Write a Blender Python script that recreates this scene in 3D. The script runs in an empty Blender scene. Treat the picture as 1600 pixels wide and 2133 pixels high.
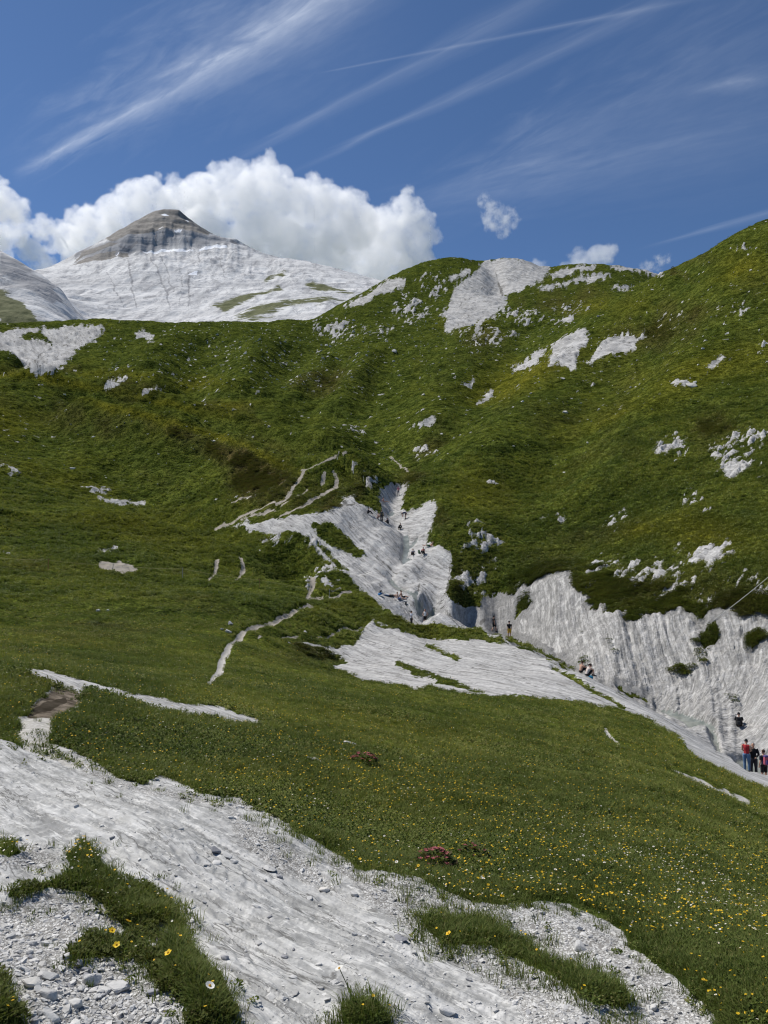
import bpy, bmesh, math, random
import numpy as np
from mathutils import Vector, Matrix, Euler

S = bpy.context.scene
COL = S.collection
R = math.radians
rnd = random.Random(11)
rng = np.random.default_rng(5)

# ------------------------------------------------------------------ camera, sky, sun, exposure
F = 1604.0
PITCH = R(5.0)
cam = bpy.data.objects.new('camera', bpy.data.cameras.new('camera'))
COL.objects.link(cam)
S.camera = cam
cam.data.sensor_fit = 'HORIZONTAL'
cam.data.sensor_width = 36
cam.data.lens = 36 * F / 1600
cam.data.clip_start = 0.05
cam.data.clip_end = 60000
cam.location = (0, 0, 0)                      # the eye is the origin; the ground lies about 1.6 m below
cam.rotation_euler = (math.pi / 2 + PITCH, 0, 0)

EL, AZ = R(55), R(-60)                        # sun: high, to the left and slightly ahead
sun = bpy.data.lights.new('sun', 'SUN')
so = bpy.data.objects.new('sun', sun)
COL.objects.link(so)
sun.energy = 4.3
sun.angle = R(.5)
sun.color = (1, .96, .90)
sd = Vector((math.sin(AZ) * math.cos(EL), math.cos(AZ) * math.cos(EL), math.sin(EL)))
so.rotation_euler = sd.to_track_quat('Z', 'Y').to_euler()

S.view_settings.view_transform = 'Standard'
S.view_settings.look = 'None'
S.view_settings.exposure = 0.27
S.view_settings.gamma = 1
S.view_settings.use_curve_mapping = False
S.cycles.max_bounces = 32
S.cycles.diffuse_bounces = 2
S.cycles.glossy_bounces = 2
S.cycles.transmission_bounces = 3
S.cycles.transparent_max_bounces = 6
S.cycles.volume_bounces = 24
S.cycles.volume_step_rate = 1.5
S.cycles.use_denoising = True
S.cycles.pixel_filter_type = 'BLACKMAN_HARRIS'
S.cycles.filter_width = 1.15
S.cycles.use_adaptive_sampling = True
S.cycles.adaptive_threshold = 0.008


def ray(px, py):
    u = (px - 800) / F
    v = (1066.5 - py) / F
    return Vector((u, math.cos(PITCH) - v * math.sin(PITCH), math.sin(PITCH) + v * math.cos(PITCH)))


class NT:
    """a few words for wiring shader nodes"""
    def __init__(s, tree):
        s.t = tree

    def n(s, kind, **kw):
        nd = s.t.nodes.new(kind)
        for k, v in kw.items():
            setattr(nd, k, v)
        return nd

    def put(s, sock, v):
        if hasattr(v, 'is_output') or isinstance(v, bpy.types.NodeSocket):
            s.t.links.new(v, sock)
        else:
            if isinstance(v, (tuple, list)) and len(v) == 3 and sock.type == 'RGBA':
                v = (*v, 1)
            sock.default_value = v

    def math(s, op, a, b=0.0, c=None, clamp=False):
        nd = s.n('ShaderNodeMath', operation=op, use_clamp=clamp)
        s.put(nd.inputs[0], a)
        s.put(nd.inputs[1], b)
        if c is not None:
            s.put(nd.inputs[2], c)
        return nd.outputs[0]

    def vec(s, op, a, b=None):
        nd = s.n('ShaderNodeVectorMath', operation=op)
        s.put(nd.inputs[0], a)
        if b is not None:
            s.put(nd.inputs[1], b)
        return nd.outputs['Value'] if op in ('DOT_PRODUCT', 'LENGTH') else nd.outputs[0]

    def noise(s, vec, scale, detail=4, rough=.55, dist=0.0):
        nd = s.n('ShaderNodeTexNoise')
        s.put(nd.inputs['Vector'], vec)
        nd.inputs['Scale'].default_value = scale
        nd.inputs['Detail'].default_value = detail
        nd.inputs['Roughness'].default_value = rough
        nd.inputs['Distortion'].default_value = dist
        return nd.outputs[0]

    def voro(s, vec, scale, feature='F1', out='Distance'):
        nd = s.n('ShaderNodeTexVoronoi', feature=feature)
        s.put(nd.inputs['Vector'], vec)
        nd.inputs['Scale'].default_value = scale
        return nd.outputs[out]

    def ramp(s, v, a, b, lo=0.0, hi=1.0, smooth=True):
        nd = s.n('ShaderNodeMapRange', interpolation_type='SMOOTHSTEP' if smooth else 'LINEAR')
        s.put(nd.inputs[0], v)
        nd.inputs[1].default_value = a
        nd.inputs[2].default_value = b
        nd.inputs[3].default_value = lo
        nd.inputs[4].default_value = hi
        return nd.outputs[0]

    def mix(s, f, a, b, mode='MIX'):
        nd = s.n('ShaderNodeMix', data_type='RGBA', blend_type=mode)
        s.put(nd.inputs[0], f)
        s.put(nd.inputs[6], a)
        s.put(nd.inputs[7], b)
        return nd.outputs[2]

    def attr(s, name, out='Fac'):
        return s.n('ShaderNodeAttribute', attribute_name=name).outputs[out]


W = bpy.data.worlds.new('World')
S.world = W
W.use_nodes = True
w = NT(W.node_tree)
bg = W.node_tree.nodes['Background']
sky = w.n('ShaderNodeTexSky', sky_type='NISHITA', sun_disc=False)
sky.sun_elevation = EL
sky.sun_rotation = AZ
sky.altitude = 2300
sky.air_density = 1.0
sky.dust_density = 0.35
sky.ozone_density = 2.2
dirv = w.n('ShaderNodeTexCoord').outputs['Generated']


def band(p0, p1, width, seed, stren, breakup=.5, ends=(0.12, 0.12), stretch=9.0, edge=.35):
    """a streak of high cloud along the great circle through two directions of the sky"""
    a, b = ray(*p0).normalized(), ray(*p1).normalized()
    nrm = a.cross(b).normalized()
    mid = (a + b).normalized()
    tan = nrm.cross(mid).normalized()
    half = math.acos(max(-1, min(1, a.dot(b)))) / 2
    d = w.vec('DOT_PRODUCT', dirv, tuple(nrm))
    t = w.vec('DOT_PRODUCT', dirv, tuple(tan))
    comb = w.n('ShaderNodeCombineXYZ')
    w.put(comb.inputs[0], w.math('MULTIPLY', d, 60))
    w.put(comb.inputs[1], w.math('MULTIPLY', t, 60 / stretch))
    comb.inputs[2].default_value = seed
    nz = w.noise(comb.outputs[0], .9, 5, .55, .6)
    fine = w.noise(comb.outputs[0], 3.0, 4, .5, .5)
    dd = w.math('ADD', d, w.math('MULTIPLY', w.math('SUBTRACT', nz, .5), width * 1.1))
    tt = w.ramp(t, -half - ends[0], -half + ends[0])
    tt2 = w.ramp(t, half + ends[1], half - ends[1])
    wd = w.math('MULTIPLY', w.math('ADD', w.ramp(t, -half, half, .35, 1.0), 0), width)
    core = w.math('SUBTRACT', 1.0, w.math('DIVIDE', w.math('ABSOLUTE', dd), wd), clamp=True)
    core = w.math('POWER', core, 1.5)
    k = w.math('MULTIPLY', w.math('MULTIPLY', tt, tt2), core)
    k = w.math('MULTIPLY', k, w.ramp(nz, .5 - breakup * .5, .75, .45, 1))
    k = w.math('MULTIPLY', k, w.ramp(fine, .3, .75, .72, 1.08))
    return w.math('MULTIPLY', k, stren)


ks = [band((70, 345), (760, -40), .040, 1.3, .45, .35, (.03, .1), 5),
      band((120, 280), (700, -40), .13, 7.7, .11, .7, (.1, .1), 4),
      band((690, 147), (1380, 12), .0055, 3.1, .13, .3, (.02, .1), 30),
      band((520, 315), (1120, 0), .022, 4.4, .12, .6, (.08, .08), 12),
      band((680, 325), (1370, 5), .017, 5.9, .12, .6, (.08, .06), 14),
      band((950, 400), (1640, 60), .13, 6.2, .07, .6, (.1, .2), 5),
      band((900, 420), (1650, 250), .09, 8.8, .08, .6, (.1, .2), 8),
      band((1400, 500), (1640, 435), .010, 9.5, .13, .5, (.05, .1), 12),
      band((1470, 190), (1590, 160), .022, 2.5, .12, .9, (.03, .03), 3)]
tot = ks[0]
for k in ks[1:]:
    tot = w.math('ADD', tot, k)
hz = w.n('ShaderNodeSeparateXYZ')
w.put(hz.inputs[0], dirv)
skycol = w.mix(w.math('MINIMUM', tot, .85), w.mix(1.0, sky.outputs[0], (.60, .72, .84), 'MULTIPLY'), (7.6, 8.2, 9.2))
w.put(bg.inputs[0], skycol)
bg.inputs[1].default_value = 0.10

# ------------------------------------------------------------------ helpers


def obj(name, me, parent=None, mats=(), kind=None, label=None, cat=None, group=None):
    o = bpy.data.objects.new(name, me)
    COL.objects.link(o)
    if parent:
        o.parent = parent
    for m in mats:
        me.materials.append(m)
    if kind:
        o['kind'] = kind
    if label:
        o['label'] = label
    if cat:
        o['category'] = cat
    if group:
        o['group'] = group
    return o


def empty(name, loc, label, cat, group=None, rz=0.0, rot=None):
    o = bpy.data.objects.new(name, None)
    COL.objects.link(o)
    o.empty_display_size = .1
    o.location = loc
    o.rotation_euler = rot if rot else (0, 0, rz)
    o['label'] = label
    o['category'] = cat
    if group:
        o['group'] = group
    return o


def simple_mat(name, colr, rough=.7, noise_amt=.25, scale=30, var=0.0, trans=0.0, spec=.3):
    m = bpy.data.materials.new(name)
    m.use_nodes = True
    q = NT(m.node_tree)
    bs = m.node_tree.nodes['Principled BSDF']
    co = q.n('ShaderNodeTexCoord').outputs['Object']
    nz = q.noise(co, scale, 4)
    dark = tuple(c * (1 - noise_amt) for c in colr)
    lite = tuple(min(1, c * (1 + noise_amt)) for c in colr)
    c = q.mix(q.ramp(nz, .3, .7), dark, lite)
    if var:
        oi = q.n('ShaderNodeObjectInfo').outputs['Random']
        hs = q.n('ShaderNodeHueSaturation')
        q.put(hs.inputs['Value'], q.ramp(oi, 0, 1, 1 - var, 1 + var, False))
        q.put(hs.inputs['Hue'], q.ramp(q.math('FRACT', q.math('MULTIPLY', oi, 7.3)), 0, 1, .5 - var * .05, .5 + var * .03, False))
        q.put(hs.inputs['Color'], c)
        c = hs.outputs[0]
    q.put(bs.inputs['Base Color'], c)
    bs.inputs['Roughness'].default_value = rough
    bs.inputs['Specular IOR Level'].default_value = spec
    if trans:
        out = m.node_tree.nodes['Material Output']
        tr = q.n('ShaderNodeBsdfTranslucent')
        q.put(tr.inputs[0], c)
        mx = q.n('ShaderNodeMixShader')
        mx.inputs[0].default_value = trans
        q.t.links.new(bs.outputs[0], mx.inputs[1])
        q.t.links.new(tr.outputs[0], mx.inputs[2])
        q.t.links.new(mx.outputs[0], out.inputs[0])
    return m


def hash2(ix, iy, seed):
    h = (ix.astype(np.int64) * 374761393 + iy.astype(np.int64) * 668265263 + seed * 974711) & 0xFFFFFFFF
    h = ((h ^ (h >> 13)) * 1274126177) & 0xFFFFFFFF
    h = ((h ^ (h >> 16)) * 2246822519) & 0xFFFFFFFF
    return ((h ^ (h >> 15)) & 0xFFFFFF).astype(np.float32) / np.float32(0xFFFFFF)


def vn(x, y, seed=0):
    """value noise, about -1..1"""
    x0, y0 = np.floor(x), np.floor(y)
    fx, fy = (x - x0).astype(np.float32), (y - y0).astype(np.float32)
    fx = fx * fx * fx * (fx * (fx * 6 - 15) + 10)
    fy = fy * fy * fy * (fy * (fy * 6 - 15) + 10)
    a, b = hash2(x0, y0, seed), hash2(x0 + 1, y0, seed)
    c, d = hash2(x0, y0 + 1, seed), hash2(x0 + 1, y0 + 1, seed)
    return ((a + (b - a) * fx) * (1 - fy) + (c + (d - c) * fx) * fy) * 2 - 1


def fbm(x, y, octv=4, seed=0, gain=.5):
    s, a, f, tot_ = 0, 1.0, 1.0, 0.0
    for k in range(octv):
        ca, sa = math.cos(k * 1.3), math.sin(k * 1.3)
        s = s + a * vn((x * ca - y * sa) * f + 17.3 * k, (x * sa + y * ca) * f - 9.1 * k, seed + k)
        tot_ += a
        a *= gain
        f *= 2.03
    return s / tot_


def sstep(a, b, x):
    t = np.clip((x - a) / (b - a), 0, 1)
    return t * t * (3 - 2 * t)


def elev(px, py):
    """image row -> elevation tangent, for a column given by its azimuth"""
    u = (px - 800) / F
    v = (1066.5 - py) / F
    X, Y, Z = u, math.cos(PITCH) - v * math.sin(PITCH), math.sin(PITCH) + v * math.cos(PITCH)
    return X / Y, Z / math.hypot(X, Y)


def project(x, y, z):
    """world -> photograph pixels (1600 x 2133)"""
    d = y * math.cos(PITCH) + z * math.sin(PITCH)
    up = -y * math.sin(PITCH) + z * math.cos(PITCH)
    d = np.maximum(d, 1e-3)
    return 800 + F * x / d, 1066.5 - F * up / d


def rbf(ctrl, au, rv, c=.12, ku=230.0, kv=3.0):
    """smooth surface through scattered (azimuth, log range) -> elevation; ctrl rows: azimuth tangent, range, elevation"""
    P = np.array([(a * F / ku, math.log(r) * kv) for a, r, e in ctrl])
    E_ = np.array([e for a, r, e in ctrl])
    n = len(P)
    D = np.sqrt(((P[:, None] - P[None]) ** 2).sum(-1) + c * c)
    A = np.zeros((n + 3, n + 3))
    A[:n, :n] = D + np.eye(n) * 1e-3
    A[:n, n] = 1
    A[:n, n + 1:] = P
    A[n:, :n] = A[:n, n:].T
    sol = np.linalg.solve(A, np.concatenate([E_, np.zeros(3)]))
    U, V = (au * F / ku).astype(np.float32), (np.log(rv) * kv).astype(np.float32)
    out = np.zeros((len(V), len(U)), np.float32)
    for k in range(n):
        du = (U - np.float32(P[k, 0])) ** 2
        dv = (V - np.float32(P[k, 1])) ** 2
        out += np.float32(sol[k]) * np.sqrt(dv[:, None] + du[None] + np.float32(c * c))
    out += np.float32(sol[n]) + np.float32(sol[n + 1]) * U[None] + np.float32(sol[n + 2]) * V[:, None]
    return out


def poly_sdf(px, py, poly):
    """signed distance in photograph pixels, positive inside"""
    poly = np.array(poly, np.float32)
    inside = np.zeros(px.shape, bool)
    best = np.full(px.shape, 1e9, np.float32)
    n = len(poly)
    for k in range(n):
        x0, y0 = poly[k]
        x1, y1 = poly[(k + 1) % n]
        ex, ey = x1 - x0, y1 - y0
        t = np.clip(((px - x0) * ex + (py - y0) * ey) / max(ex * ex + ey * ey, 1e-6), 0, 1)
        best = np.minimum(best, (px - x0 - t * ex) ** 2 + (py - y0 - t * ey) ** 2)
        if y0 != y1:
            cr = ((y0 <= py) != (y1 <= py)) & (px < x0 + (py - y0) / (y1 - y0) * ex)
            inside ^= cr
    d = np.sqrt(best)
    return np.where(inside, d, -d)


def line_sdf(px, py, pts):
    """like poly_sdf, for a strip: points (x, y, width)"""
    best = np.full(px.shape, -1e9, np.float32)
    for (x0, y0, w0), (x1, y1, w1) in zip(pts, pts[1:]):
        ex, ey = x1 - x0, y1 - y0
        t = np.clip(((px - x0) * ex + (py - y0) * ey) / max(ex * ex + ey * ey, 1e-6), 0, 1)
        d = np.sqrt((px - x0 - t * ex) ** 2 + (py - y0 - t * ey) ** 2)
        best = np.maximum(best, (w0 + (w1 - w0) * t) / 2 - d)
    return best


class Field:
    """boxed evaluation of masks on the visible terrain"""
    def __init__(s, px, py, ok):
        s.px, s.py, s.ok = px, py, ok

    def _box(s, pts, pad):
        xs = [p[0] for p in pts]
        ys = [p[1] for p in pts]
        return s.ok & (s.px > min(xs) - pad) & (s.px < max(xs) + pad) & (s.py > min(ys) - pad) & (s.py < max(ys) + pad)

    def poly(s, dst, pts, sign=1, pad=60, lim=None):
        m = s._box(pts, pad)
        if lim is not None:
            m &= lim
        v = poly_sdf(s.px[m], s.py[m], pts)
        dst[m] = np.maximum(dst[m], v) if sign > 0 else np.minimum(dst[m], -v)

    def line(s, dst, pts, sign=1, pad=60, lim=None):
        m = s._box(pts, pad)
        if lim is not None:
            m &= lim
        v = line_sdf(s.px[m], s.py[m], pts)
        dst[m] = np.maximum(dst[m], v) if sign > 0 else np.minimum(dst[m], -v)

    def blob(s, dst, cx, cy, rx, ry, st=1.0, rot=0.0):
        ca, sa = math.cos(R(rot)), math.sin(R(rot))
        dx, dy = s.px - cx, s.py - cy
        q = ((dx * ca + dy * sa) / rx) ** 2 + ((-dx * sa + dy * ca) / ry) ** 2
        m = s.ok & (q < 6)
        dst[m] = np.maximum(dst[m], st * np.exp(-q[m]))


def mesh_from(name, co, quads, attrs=(), smooth=True, vecs=()):
    """quads: (n,4) indices into co; only the used vertices are kept"""
    used, inv = np.unique(quads, return_inverse=True)
    q = inv.reshape(quads.shape).astype(np.int32)
    me = bpy.data.meshes.new(name)
    me.vertices.add(len(used))
    me.vertices.foreach_set('co', co[used].astype(np.float32).ravel())
    me.loops.add(q.size)
    me.loops.foreach_set('vertex_index', q.ravel())
    me.polygons.add(len(q))
    me.polygons.foreach_set('loop_start', np.arange(0, q.size, 4, dtype=np.int32))
    me.polygons.foreach_set('use_smooth', np.full(len(q), smooth))
    for nm, v in attrs:
        me.attributes.new(nm, 'FLOAT', 'POINT').data.foreach_set('value', v[used].astype(np.float32))
    for nm, v in vecs:
        me.attributes.new(nm, 'FLOAT_VECTOR', 'POINT').data.foreach_set('vector', v[used].astype(np.float32).ravel())
    me.update()
    me.validate()
    return me


# ------------------------------------------------------------------ terrain: shape
# control points measured from the photograph: column, row, distance in metres
CP = [
    # rubble and slab under the eye
    (-200, 2133, 2.7), (0, 2133, 2.7), (400, 2133, 2.75), (800, 2133, 2.8), (1200, 2133, 3.0), (1600, 2133, 3.3), (1800, 2133, 3.3),
    (0, 1950, 3.7), (300, 1950, 3.72), (0, 1800, 4.6), (300, 1800, 4.6), (600, 1900, 4.2), (600, 1750, 5.6), (0, 1650, 6.3), (200, 1650, 6.6),
    (-200, 1540, 8.2), (0, 1552, 8.2), (0, 1546, 9.3), (60, 1525, 9.5), (90, 1590, 8.0), (300, 1650, 6.8), (500, 1670, 6.8), (700, 1790, 5.6), (900, 1860, 4.9),
    (900, 2000, 3.7), (1100, 2000, 4.0), (1100, 1880, 5.0), (1300, 1960, 4.6),
    # flower meadow falling to the right
    (1300, 1800, 7.5), (1100, 1750, 8), (900, 1750, 7.5), (1500, 1900, 6.5), (1500, 1750, 12), (1650, 1900, 7.5), (1650, 1750, 16),
    (1600, 1660, 28), (1400, 1650, 15), (1400, 1560, 30), (1200, 1600, 17), (1200, 1520, 27), (1000, 1600, 13.5), (1000, 1500, 24),
    (800, 1600, 11.5), (800, 1500, 19), (600, 1600, 9.6), (600, 1500, 15.5), (400, 1560, 9.8), (400, 1490, 13), (200, 1500, 10.5), (200, 1440, 13.5),
    (40, 1395, 15), (100, 1440, 12.3), (0, 1450, 11.5), (-150, 1420, 13), (400, 1420, 20), (600, 1430, 25), (800, 1450, 28), (0, 1388, 16), (200, 1402, 18),
    (1600, 1612, 38), (1700, 1650, 34), (1500, 1570, 41), (1400, 1512, 42), (1300, 1478, 42), (1200, 1463, 41), (1100, 1449, 40), (1000, 1442, 40),
    # behind the lip of the meadow, lower right
    (1570, 1616, 44), (1650, 1652, 42), (1750, 1690, 40),
    # middle slab
    (700, 1390, 52), (690, 1350, 58), (770, 1300, 73), (860, 1430, 43), (950, 1350, 64), (860, 1345, 62), (1010, 1400, 50), (1100, 1380, 57),
    (1200, 1425, 47), (600, 1345, 52), (1000, 1318, 78),
    # meadow at middle left
    (460, 1390, 30), (480, 1330, 45), (300, 1400, 24), (300, 1330, 40), (100, 1330, 38), (-150, 1330, 36), (100, 1250, 65), (300, 1250, 65), (-150, 1250, 62),
    (500, 1270, 60), (640, 1262, 68), (720, 1233, 85), (600, 1215, 88), (610, 1185, 100), (100, 1200, 78), (380, 1205, 80), (-150, 1190, 75),
    # grassy lip in front of the stream
    (780, 1268, 80), (840, 1283, 79), (900, 1289, 79), (960, 1302, 80), (1000, 1310, 81),
    (860, 1297, 83.5), (910, 1301, 83.5), (970, 1318, 85),
    # slab crest running down to the right, and the cut behind it
    (1030, 1323, 84), (1060, 1332, 78), (1110, 1352, 68), (1160, 1376, 60), (1215, 1405, 53), (1290, 1442, 50), (1380, 1492, 48.5), (1440, 1532, 47), (1490, 1564, 46),
    (1060, 1346, 82), (1110, 1368, 73), (1160, 1392, 65), (1215, 1422, 57.5), (1290, 1457, 54),
    (1110, 1346, 78), (1160, 1370, 70), (1215, 1398, 63), (1290, 1434, 59), (1360, 1470, 58), (1400, 1480, 57), (1450, 1496, 55), (1490, 1519, 53), (1550, 1580, 50), (1620, 1640, 48),
    # the cliff on the right
    (1150, 1290, 76), (1250, 1330, 68), (1350, 1380, 63), (1450, 1420, 60), (1550, 1470, 56), (1600, 1480, 54), (1700, 1500, 52),
    (1080, 1235, 88), (1150, 1200, 84), (1250, 1235, 76), (1300, 1290, 69), (1400, 1290, 67), (1500, 1300, 64), (1600, 1310, 61), (1720, 1320, 58),
    (1100, 1150, 98), (1200, 1170, 88), (1300, 1200, 78), (1400, 1200, 74), (1500, 1200, 70), (1600, 1190, 67), (1720, 1190, 64),
    (1000, 1230, 90), (960, 1250, 87), (1000, 1280, 86), (945, 1200, 92), (1020, 1290, 86), (960, 1110, 100),
    # the water-worn cut with its pools
    (905, 1278, 82), (870, 1240, 86), (845, 1205, 91), (815, 1190, 94), (835, 1160, 98), (850, 1135, 103), (840, 1100, 109), (820, 1075, 116), (812, 1050, 122), (830, 1030, 130),
    (830, 1005, 138), (930, 1270, 85), (915, 1240, 88), (890, 1200, 93), (900, 1160, 97), (880, 1120, 105), (900, 1085, 109), (860, 1072, 116),
    (700, 1060, 111), (735, 1035, 118), (790, 1012, 131), (745, 1090, 108), (790, 1130, 102), (800, 1170, 97),
    (640, 1095, 106), (600, 1080, 110), (780, 1240, 88), (700, 1155, 99), (740, 1200, 93), (560, 1120, 106), (650, 1200, 91),
    (915, 1052, 113), (880, 1042, 121), (945, 1150, 96), (860, 1010, 131), (1000, 1100, 103), (950, 1040, 118),
    # left spur, hollow and second ridge
    (0, 1100, 110), (-150, 1090, 106), (250, 1080, 120), (0, 1000, 150), (-150, 980, 145), (200, 1035, 150), (400, 1112, 117), (550, 1190, 96),
    (350, 1062, 142), (450, 1115, 119), (250, 985, 168), (120, 905, 203), (0, 900, 198), (0, 950, 172), (-150, 890, 190),
    (500, 1000, 147), (560, 1062, 119), (600, 1000, 137), (420, 960, 170), (300, 920, 182), (660, 1035, 122),
    (165, 852, 214), (280, 880, 196), (375, 900, 184), (480, 942, 167), (540, 970, 155), (600, 988, 146), (660, 1002, 136), (720, 992, 133), (760, 995, 132),
    (165, 858, 232), (280, 888, 214), (375, 912, 205), (480, 950, 185), (560, 974, 172), (650, 992, 158),
    (-150, 777, 275), (0, 790, 268), (60, 796, 262), (120, 803, 257), (200, 818, 250), (280, 838, 243), (380, 857, 236), (440, 875, 230), (520, 902, 222), (600, 925, 214), (690, 935, 190),
    (-150, 800, 320), (0, 812, 305), (120, 824, 295), (200, 836, 285), (300, 852, 275), (400, 868, 262), (470, 884, 252), (560, 905, 235),
    # the far green step and the hill beyond it
    (30, 745, 350), (55, 780, 345), (0, 730, 360), (-150, 700, 380), (0, 745, 400), (-150, 720, 420),
    (100, 760, 400), (120, 700, 520), (200, 770, 370), (300, 790, 340), (300, 720, 470), (400, 800, 320), (430, 740, 420), (500, 820, 290), (560, 780, 350), (560, 720, 470), (650, 850, 262), (640, 760, 400), (690, 700, 520),
    (-150, 672, 575), (0, 676, 570), (100, 669, 570), (200, 666, 565), (300, 673, 560), (400, 675, 558), (500, 672, 560), (600, 669, 560), (690, 664, 562),
    (-150, 694, 680), (0, 696, 680), (100, 690, 680), (200, 686, 680), (300, 692, 670), (400, 694, 670), (500, 690, 670), (600, 684, 660), (690, 668, 640),
    (-150, 730, 1000), (200, 730, 1000), (500, 730, 1000), (690, 705, 1000),
    (700, 900, 205), (700, 860, 262), (760, 860, 250), (760, 780, 335), (800, 920, 195), (770, 960, 165), (820, 735, 400), (760, 700, 490), (800, 660, 560),
    (860, 975, 150), (900, 980, 143), (900, 900, 195), (870, 800, 310), (900, 720, 430), (920, 700, 470), (980, 690, 470),
    (720, 640, 640), (780, 600, 720), (850, 562, 760), (900, 544, 780), (960, 541, 790), (1000, 546, 800), (1040, 541, 800), (1090, 544, 800), (1140, 560, 800), (1180, 553, 820), (1250, 551, 830), (1310, 558, 830), (1370, 572, 820), (1460, 610, 800),
    (850, 640, 600), (920, 620, 640), (1000, 620, 610), (1043, 612, 640), (1060, 600, 660), (1080, 590, 690), (1120, 600, 640), (1200, 600, 640), (1290, 600, 640),
    (700, 640, 760), (780, 612, 860), (850, 580, 900), (960, 565, 940), (1040, 566, 950), (1140, 580, 950), (1250, 575, 960), (1370, 595, 960), (1500, 640, 1000),
    # the big slope on the right
    (1000, 950, 152), (1000, 850, 222), (1000, 760, 350), (1100, 690, 430), (1050, 650, 520), (1200, 900, 163), (1200, 750, 280), (1250, 650, 430), (1300, 615, 480),
    (1200, 1050, 118), (1400, 1050, 100), (1600, 1050, 88), (1400, 900, 142), (1400, 700, 245), (1450, 540, 365), (1410, 557, 395), (1375, 573, 420), (1335, 595, 450), (1600, 900, 122), (1600, 700, 205),
    (1600, 468, 330), (1530, 494, 345), (1490, 515, 355), (1720, 420, 315), (1720, 700, 190), (1720, 900, 115), (1720, 1050, 84),
    (680, 1050, 119), (1335, 612, 540), (1375, 600, 530), (1410, 590, 510), (1450, 575, 480), (1530, 535, 450), (1600, 510, 440), (1720, 465, 430),
    (1450, 640, 700), (1600, 600, 700), (1720, 560, 700),
]
CZ = [(-900, -1.65, 1.2), (0, -1.6, 1.2), (800, -1.6, 1.2), (1600, -1.7, 1.2), (2500, -1.9, 1.2)]
ctrl = []
for px_, py_, r_ in CP:
    a_, e_ = elev(px_, py_)
    ctrl.append((a_, r_, e_))
for px_, z_, r_ in CZ:
    ctrl.append(((px_ - 800) / F, r_, z_ / r_))

colpx = np.concatenate([np.linspace(-750, -130, 36)[:-1], np.arange(-130, 1731, 2.6), np.linspace(1735, 2350, 36)])
au = (colpx - 800) / F                     # tangent of the azimuth of each column
rv = np.concatenate([np.geomspace(1.2, 12, 400)[:-1], np.geomspace(12, 40, 130)[:-1], np.geomspace(40, 145, 310)[:-1], np.geomspace(145, 1000, 330)])
NC, NR = len(au), len(rv)
Eg = rbf(ctrl, np.clip(au, -.68, .62), rv)
th = np.arctan(au)
X = (rv[:, None] * np.sin(th)[None]).astype(np.float64)
Y = (rv[:, None] * np.cos(th)[None]).astype(np.float64)
Rg = np.repeat(rv[:, None], NC, 1)
Z = Eg.astype(np.float64) * Rg
PX, PY = project(X, Y, Z)


def visible(E_, tol):
    run = np.maximum.accumulate(E_, 0)
    return E_ >= run - tol


Zs = np.zeros_like(Z)
# spurs and side gullies of the left-hand hills, and the channel cut by the stream
def ridge(pts, amp, wl, wr):
    out = np.zeros_like(Z)
    P_ = []
    for a_px, a_r in pts:
        t_ = math.atan((a_px - 800) / F)
        P_.append((a_r * math.sin(t_), a_r * math.cos(t_)))
    for (x0, y0), (x1, y1) in zip(P_, P_[1:]):
        ex, ey = x1 - x0, y1 - y0
        ln = math.hypot(ex, ey)
        m = (np.abs(X - (x0 + x1) / 2) < ln / 2 + 4 * wl) & (np.abs(Y - (y0 + y1) / 2) < ln / 2 + 4 * wl)
        t_ = np.clip(((X[m] - x0) * ex + (Y[m] - y0) * ey) / (ln * ln), 0, 1)
        dx, dy = X[m] - x0 - t_ * ex, Y[m] - y0 - t_ * ey
        side = dx * ey - dy * ex
        wd = np.where(side > 0, wr, wl)
        out[m] = np.maximum(out[m], np.exp(-(dx * dx + dy * dy) / (wd * wd)))
    return out * amp


wob = 1 + .3 * fbm(X / 14, Y / 14, 3, 57)
Zs += ridge([(150, 218), (280, 198), (375, 186), (480, 168), (540, 156), (610, 146), (680, 136)], 5.0, 10, 5) * wob
Zs -= ridge([(100, 222), (300, 212), (420, 200), (520, 186), (600, 172), (680, 158)], 2.6, 8, 8) * wob
Zs += ridge([(60, 262), (200, 250), (330, 240), (440, 230), (540, 218), (640, 200)], 5.0, 13, 6) * wob
Zs += ridge([(-100, 112), (150, 118), (300, 121), (420, 113), (540, 98), (610, 90)], 1.2, 8, 5) * wob
Zs -= ridge([(150, 205), (260, 168), (350, 142), (450, 119), (540, 108), (620, 98)], 1.8, 6, 6) * wob
Zs -= ridge([(540, 112), (600, 98), (640, 88), (690, 84)], 1.0, 3.2, 3.2)
for pts_, am, wl_ in [([(540, 470), (520, 380), (500, 300)], 5, 15), ([(620, 460), (600, 370), (570, 290)], -5, 14), ([(330, 480), (300, 390), (310, 330)], 5, 16), ([(420, 480), (400, 390), (400, 310)], -5, 16), ([(660, 420), (640, 350), (610, 290)], 4, 10), ([(720, 420), (690, 350), (650, 290), (640, 250)], -4, 10),
                      ([(760, 420), (740, 340), (700, 270)], 3.5, 9), ([(820, 420), (790, 320), (760, 250), (770, 200), (800, 165)], -4, 12), ([(1000, 460), (960, 360), (930, 280), (910, 210)], 3.5, 14), ([(1120, 460), (1060, 340), (1010, 260), (960, 190)], -3, 12), ([(1270, 400), (1180, 290), (1100, 220), (1030, 160)], 3, 13), ([(1420, 330), (1310, 240), (1210, 180), (1130, 135)], -2.5, 10), ([(1540, 260), (1430, 190), (1330, 145), (1250, 115)], 2.2, 9)]:
    Zs += ridge(pts_, am * 1.15, wl_, wl_ * .8) * wob
Zs += ridge([(1030, 800), (1042, 720), (1044, 640)], -7, 9, 12)
Z = Z + Zs
Eg = (Z / Rg).astype(np.float32)
PX, PY = project(X, Y, Z)


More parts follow.
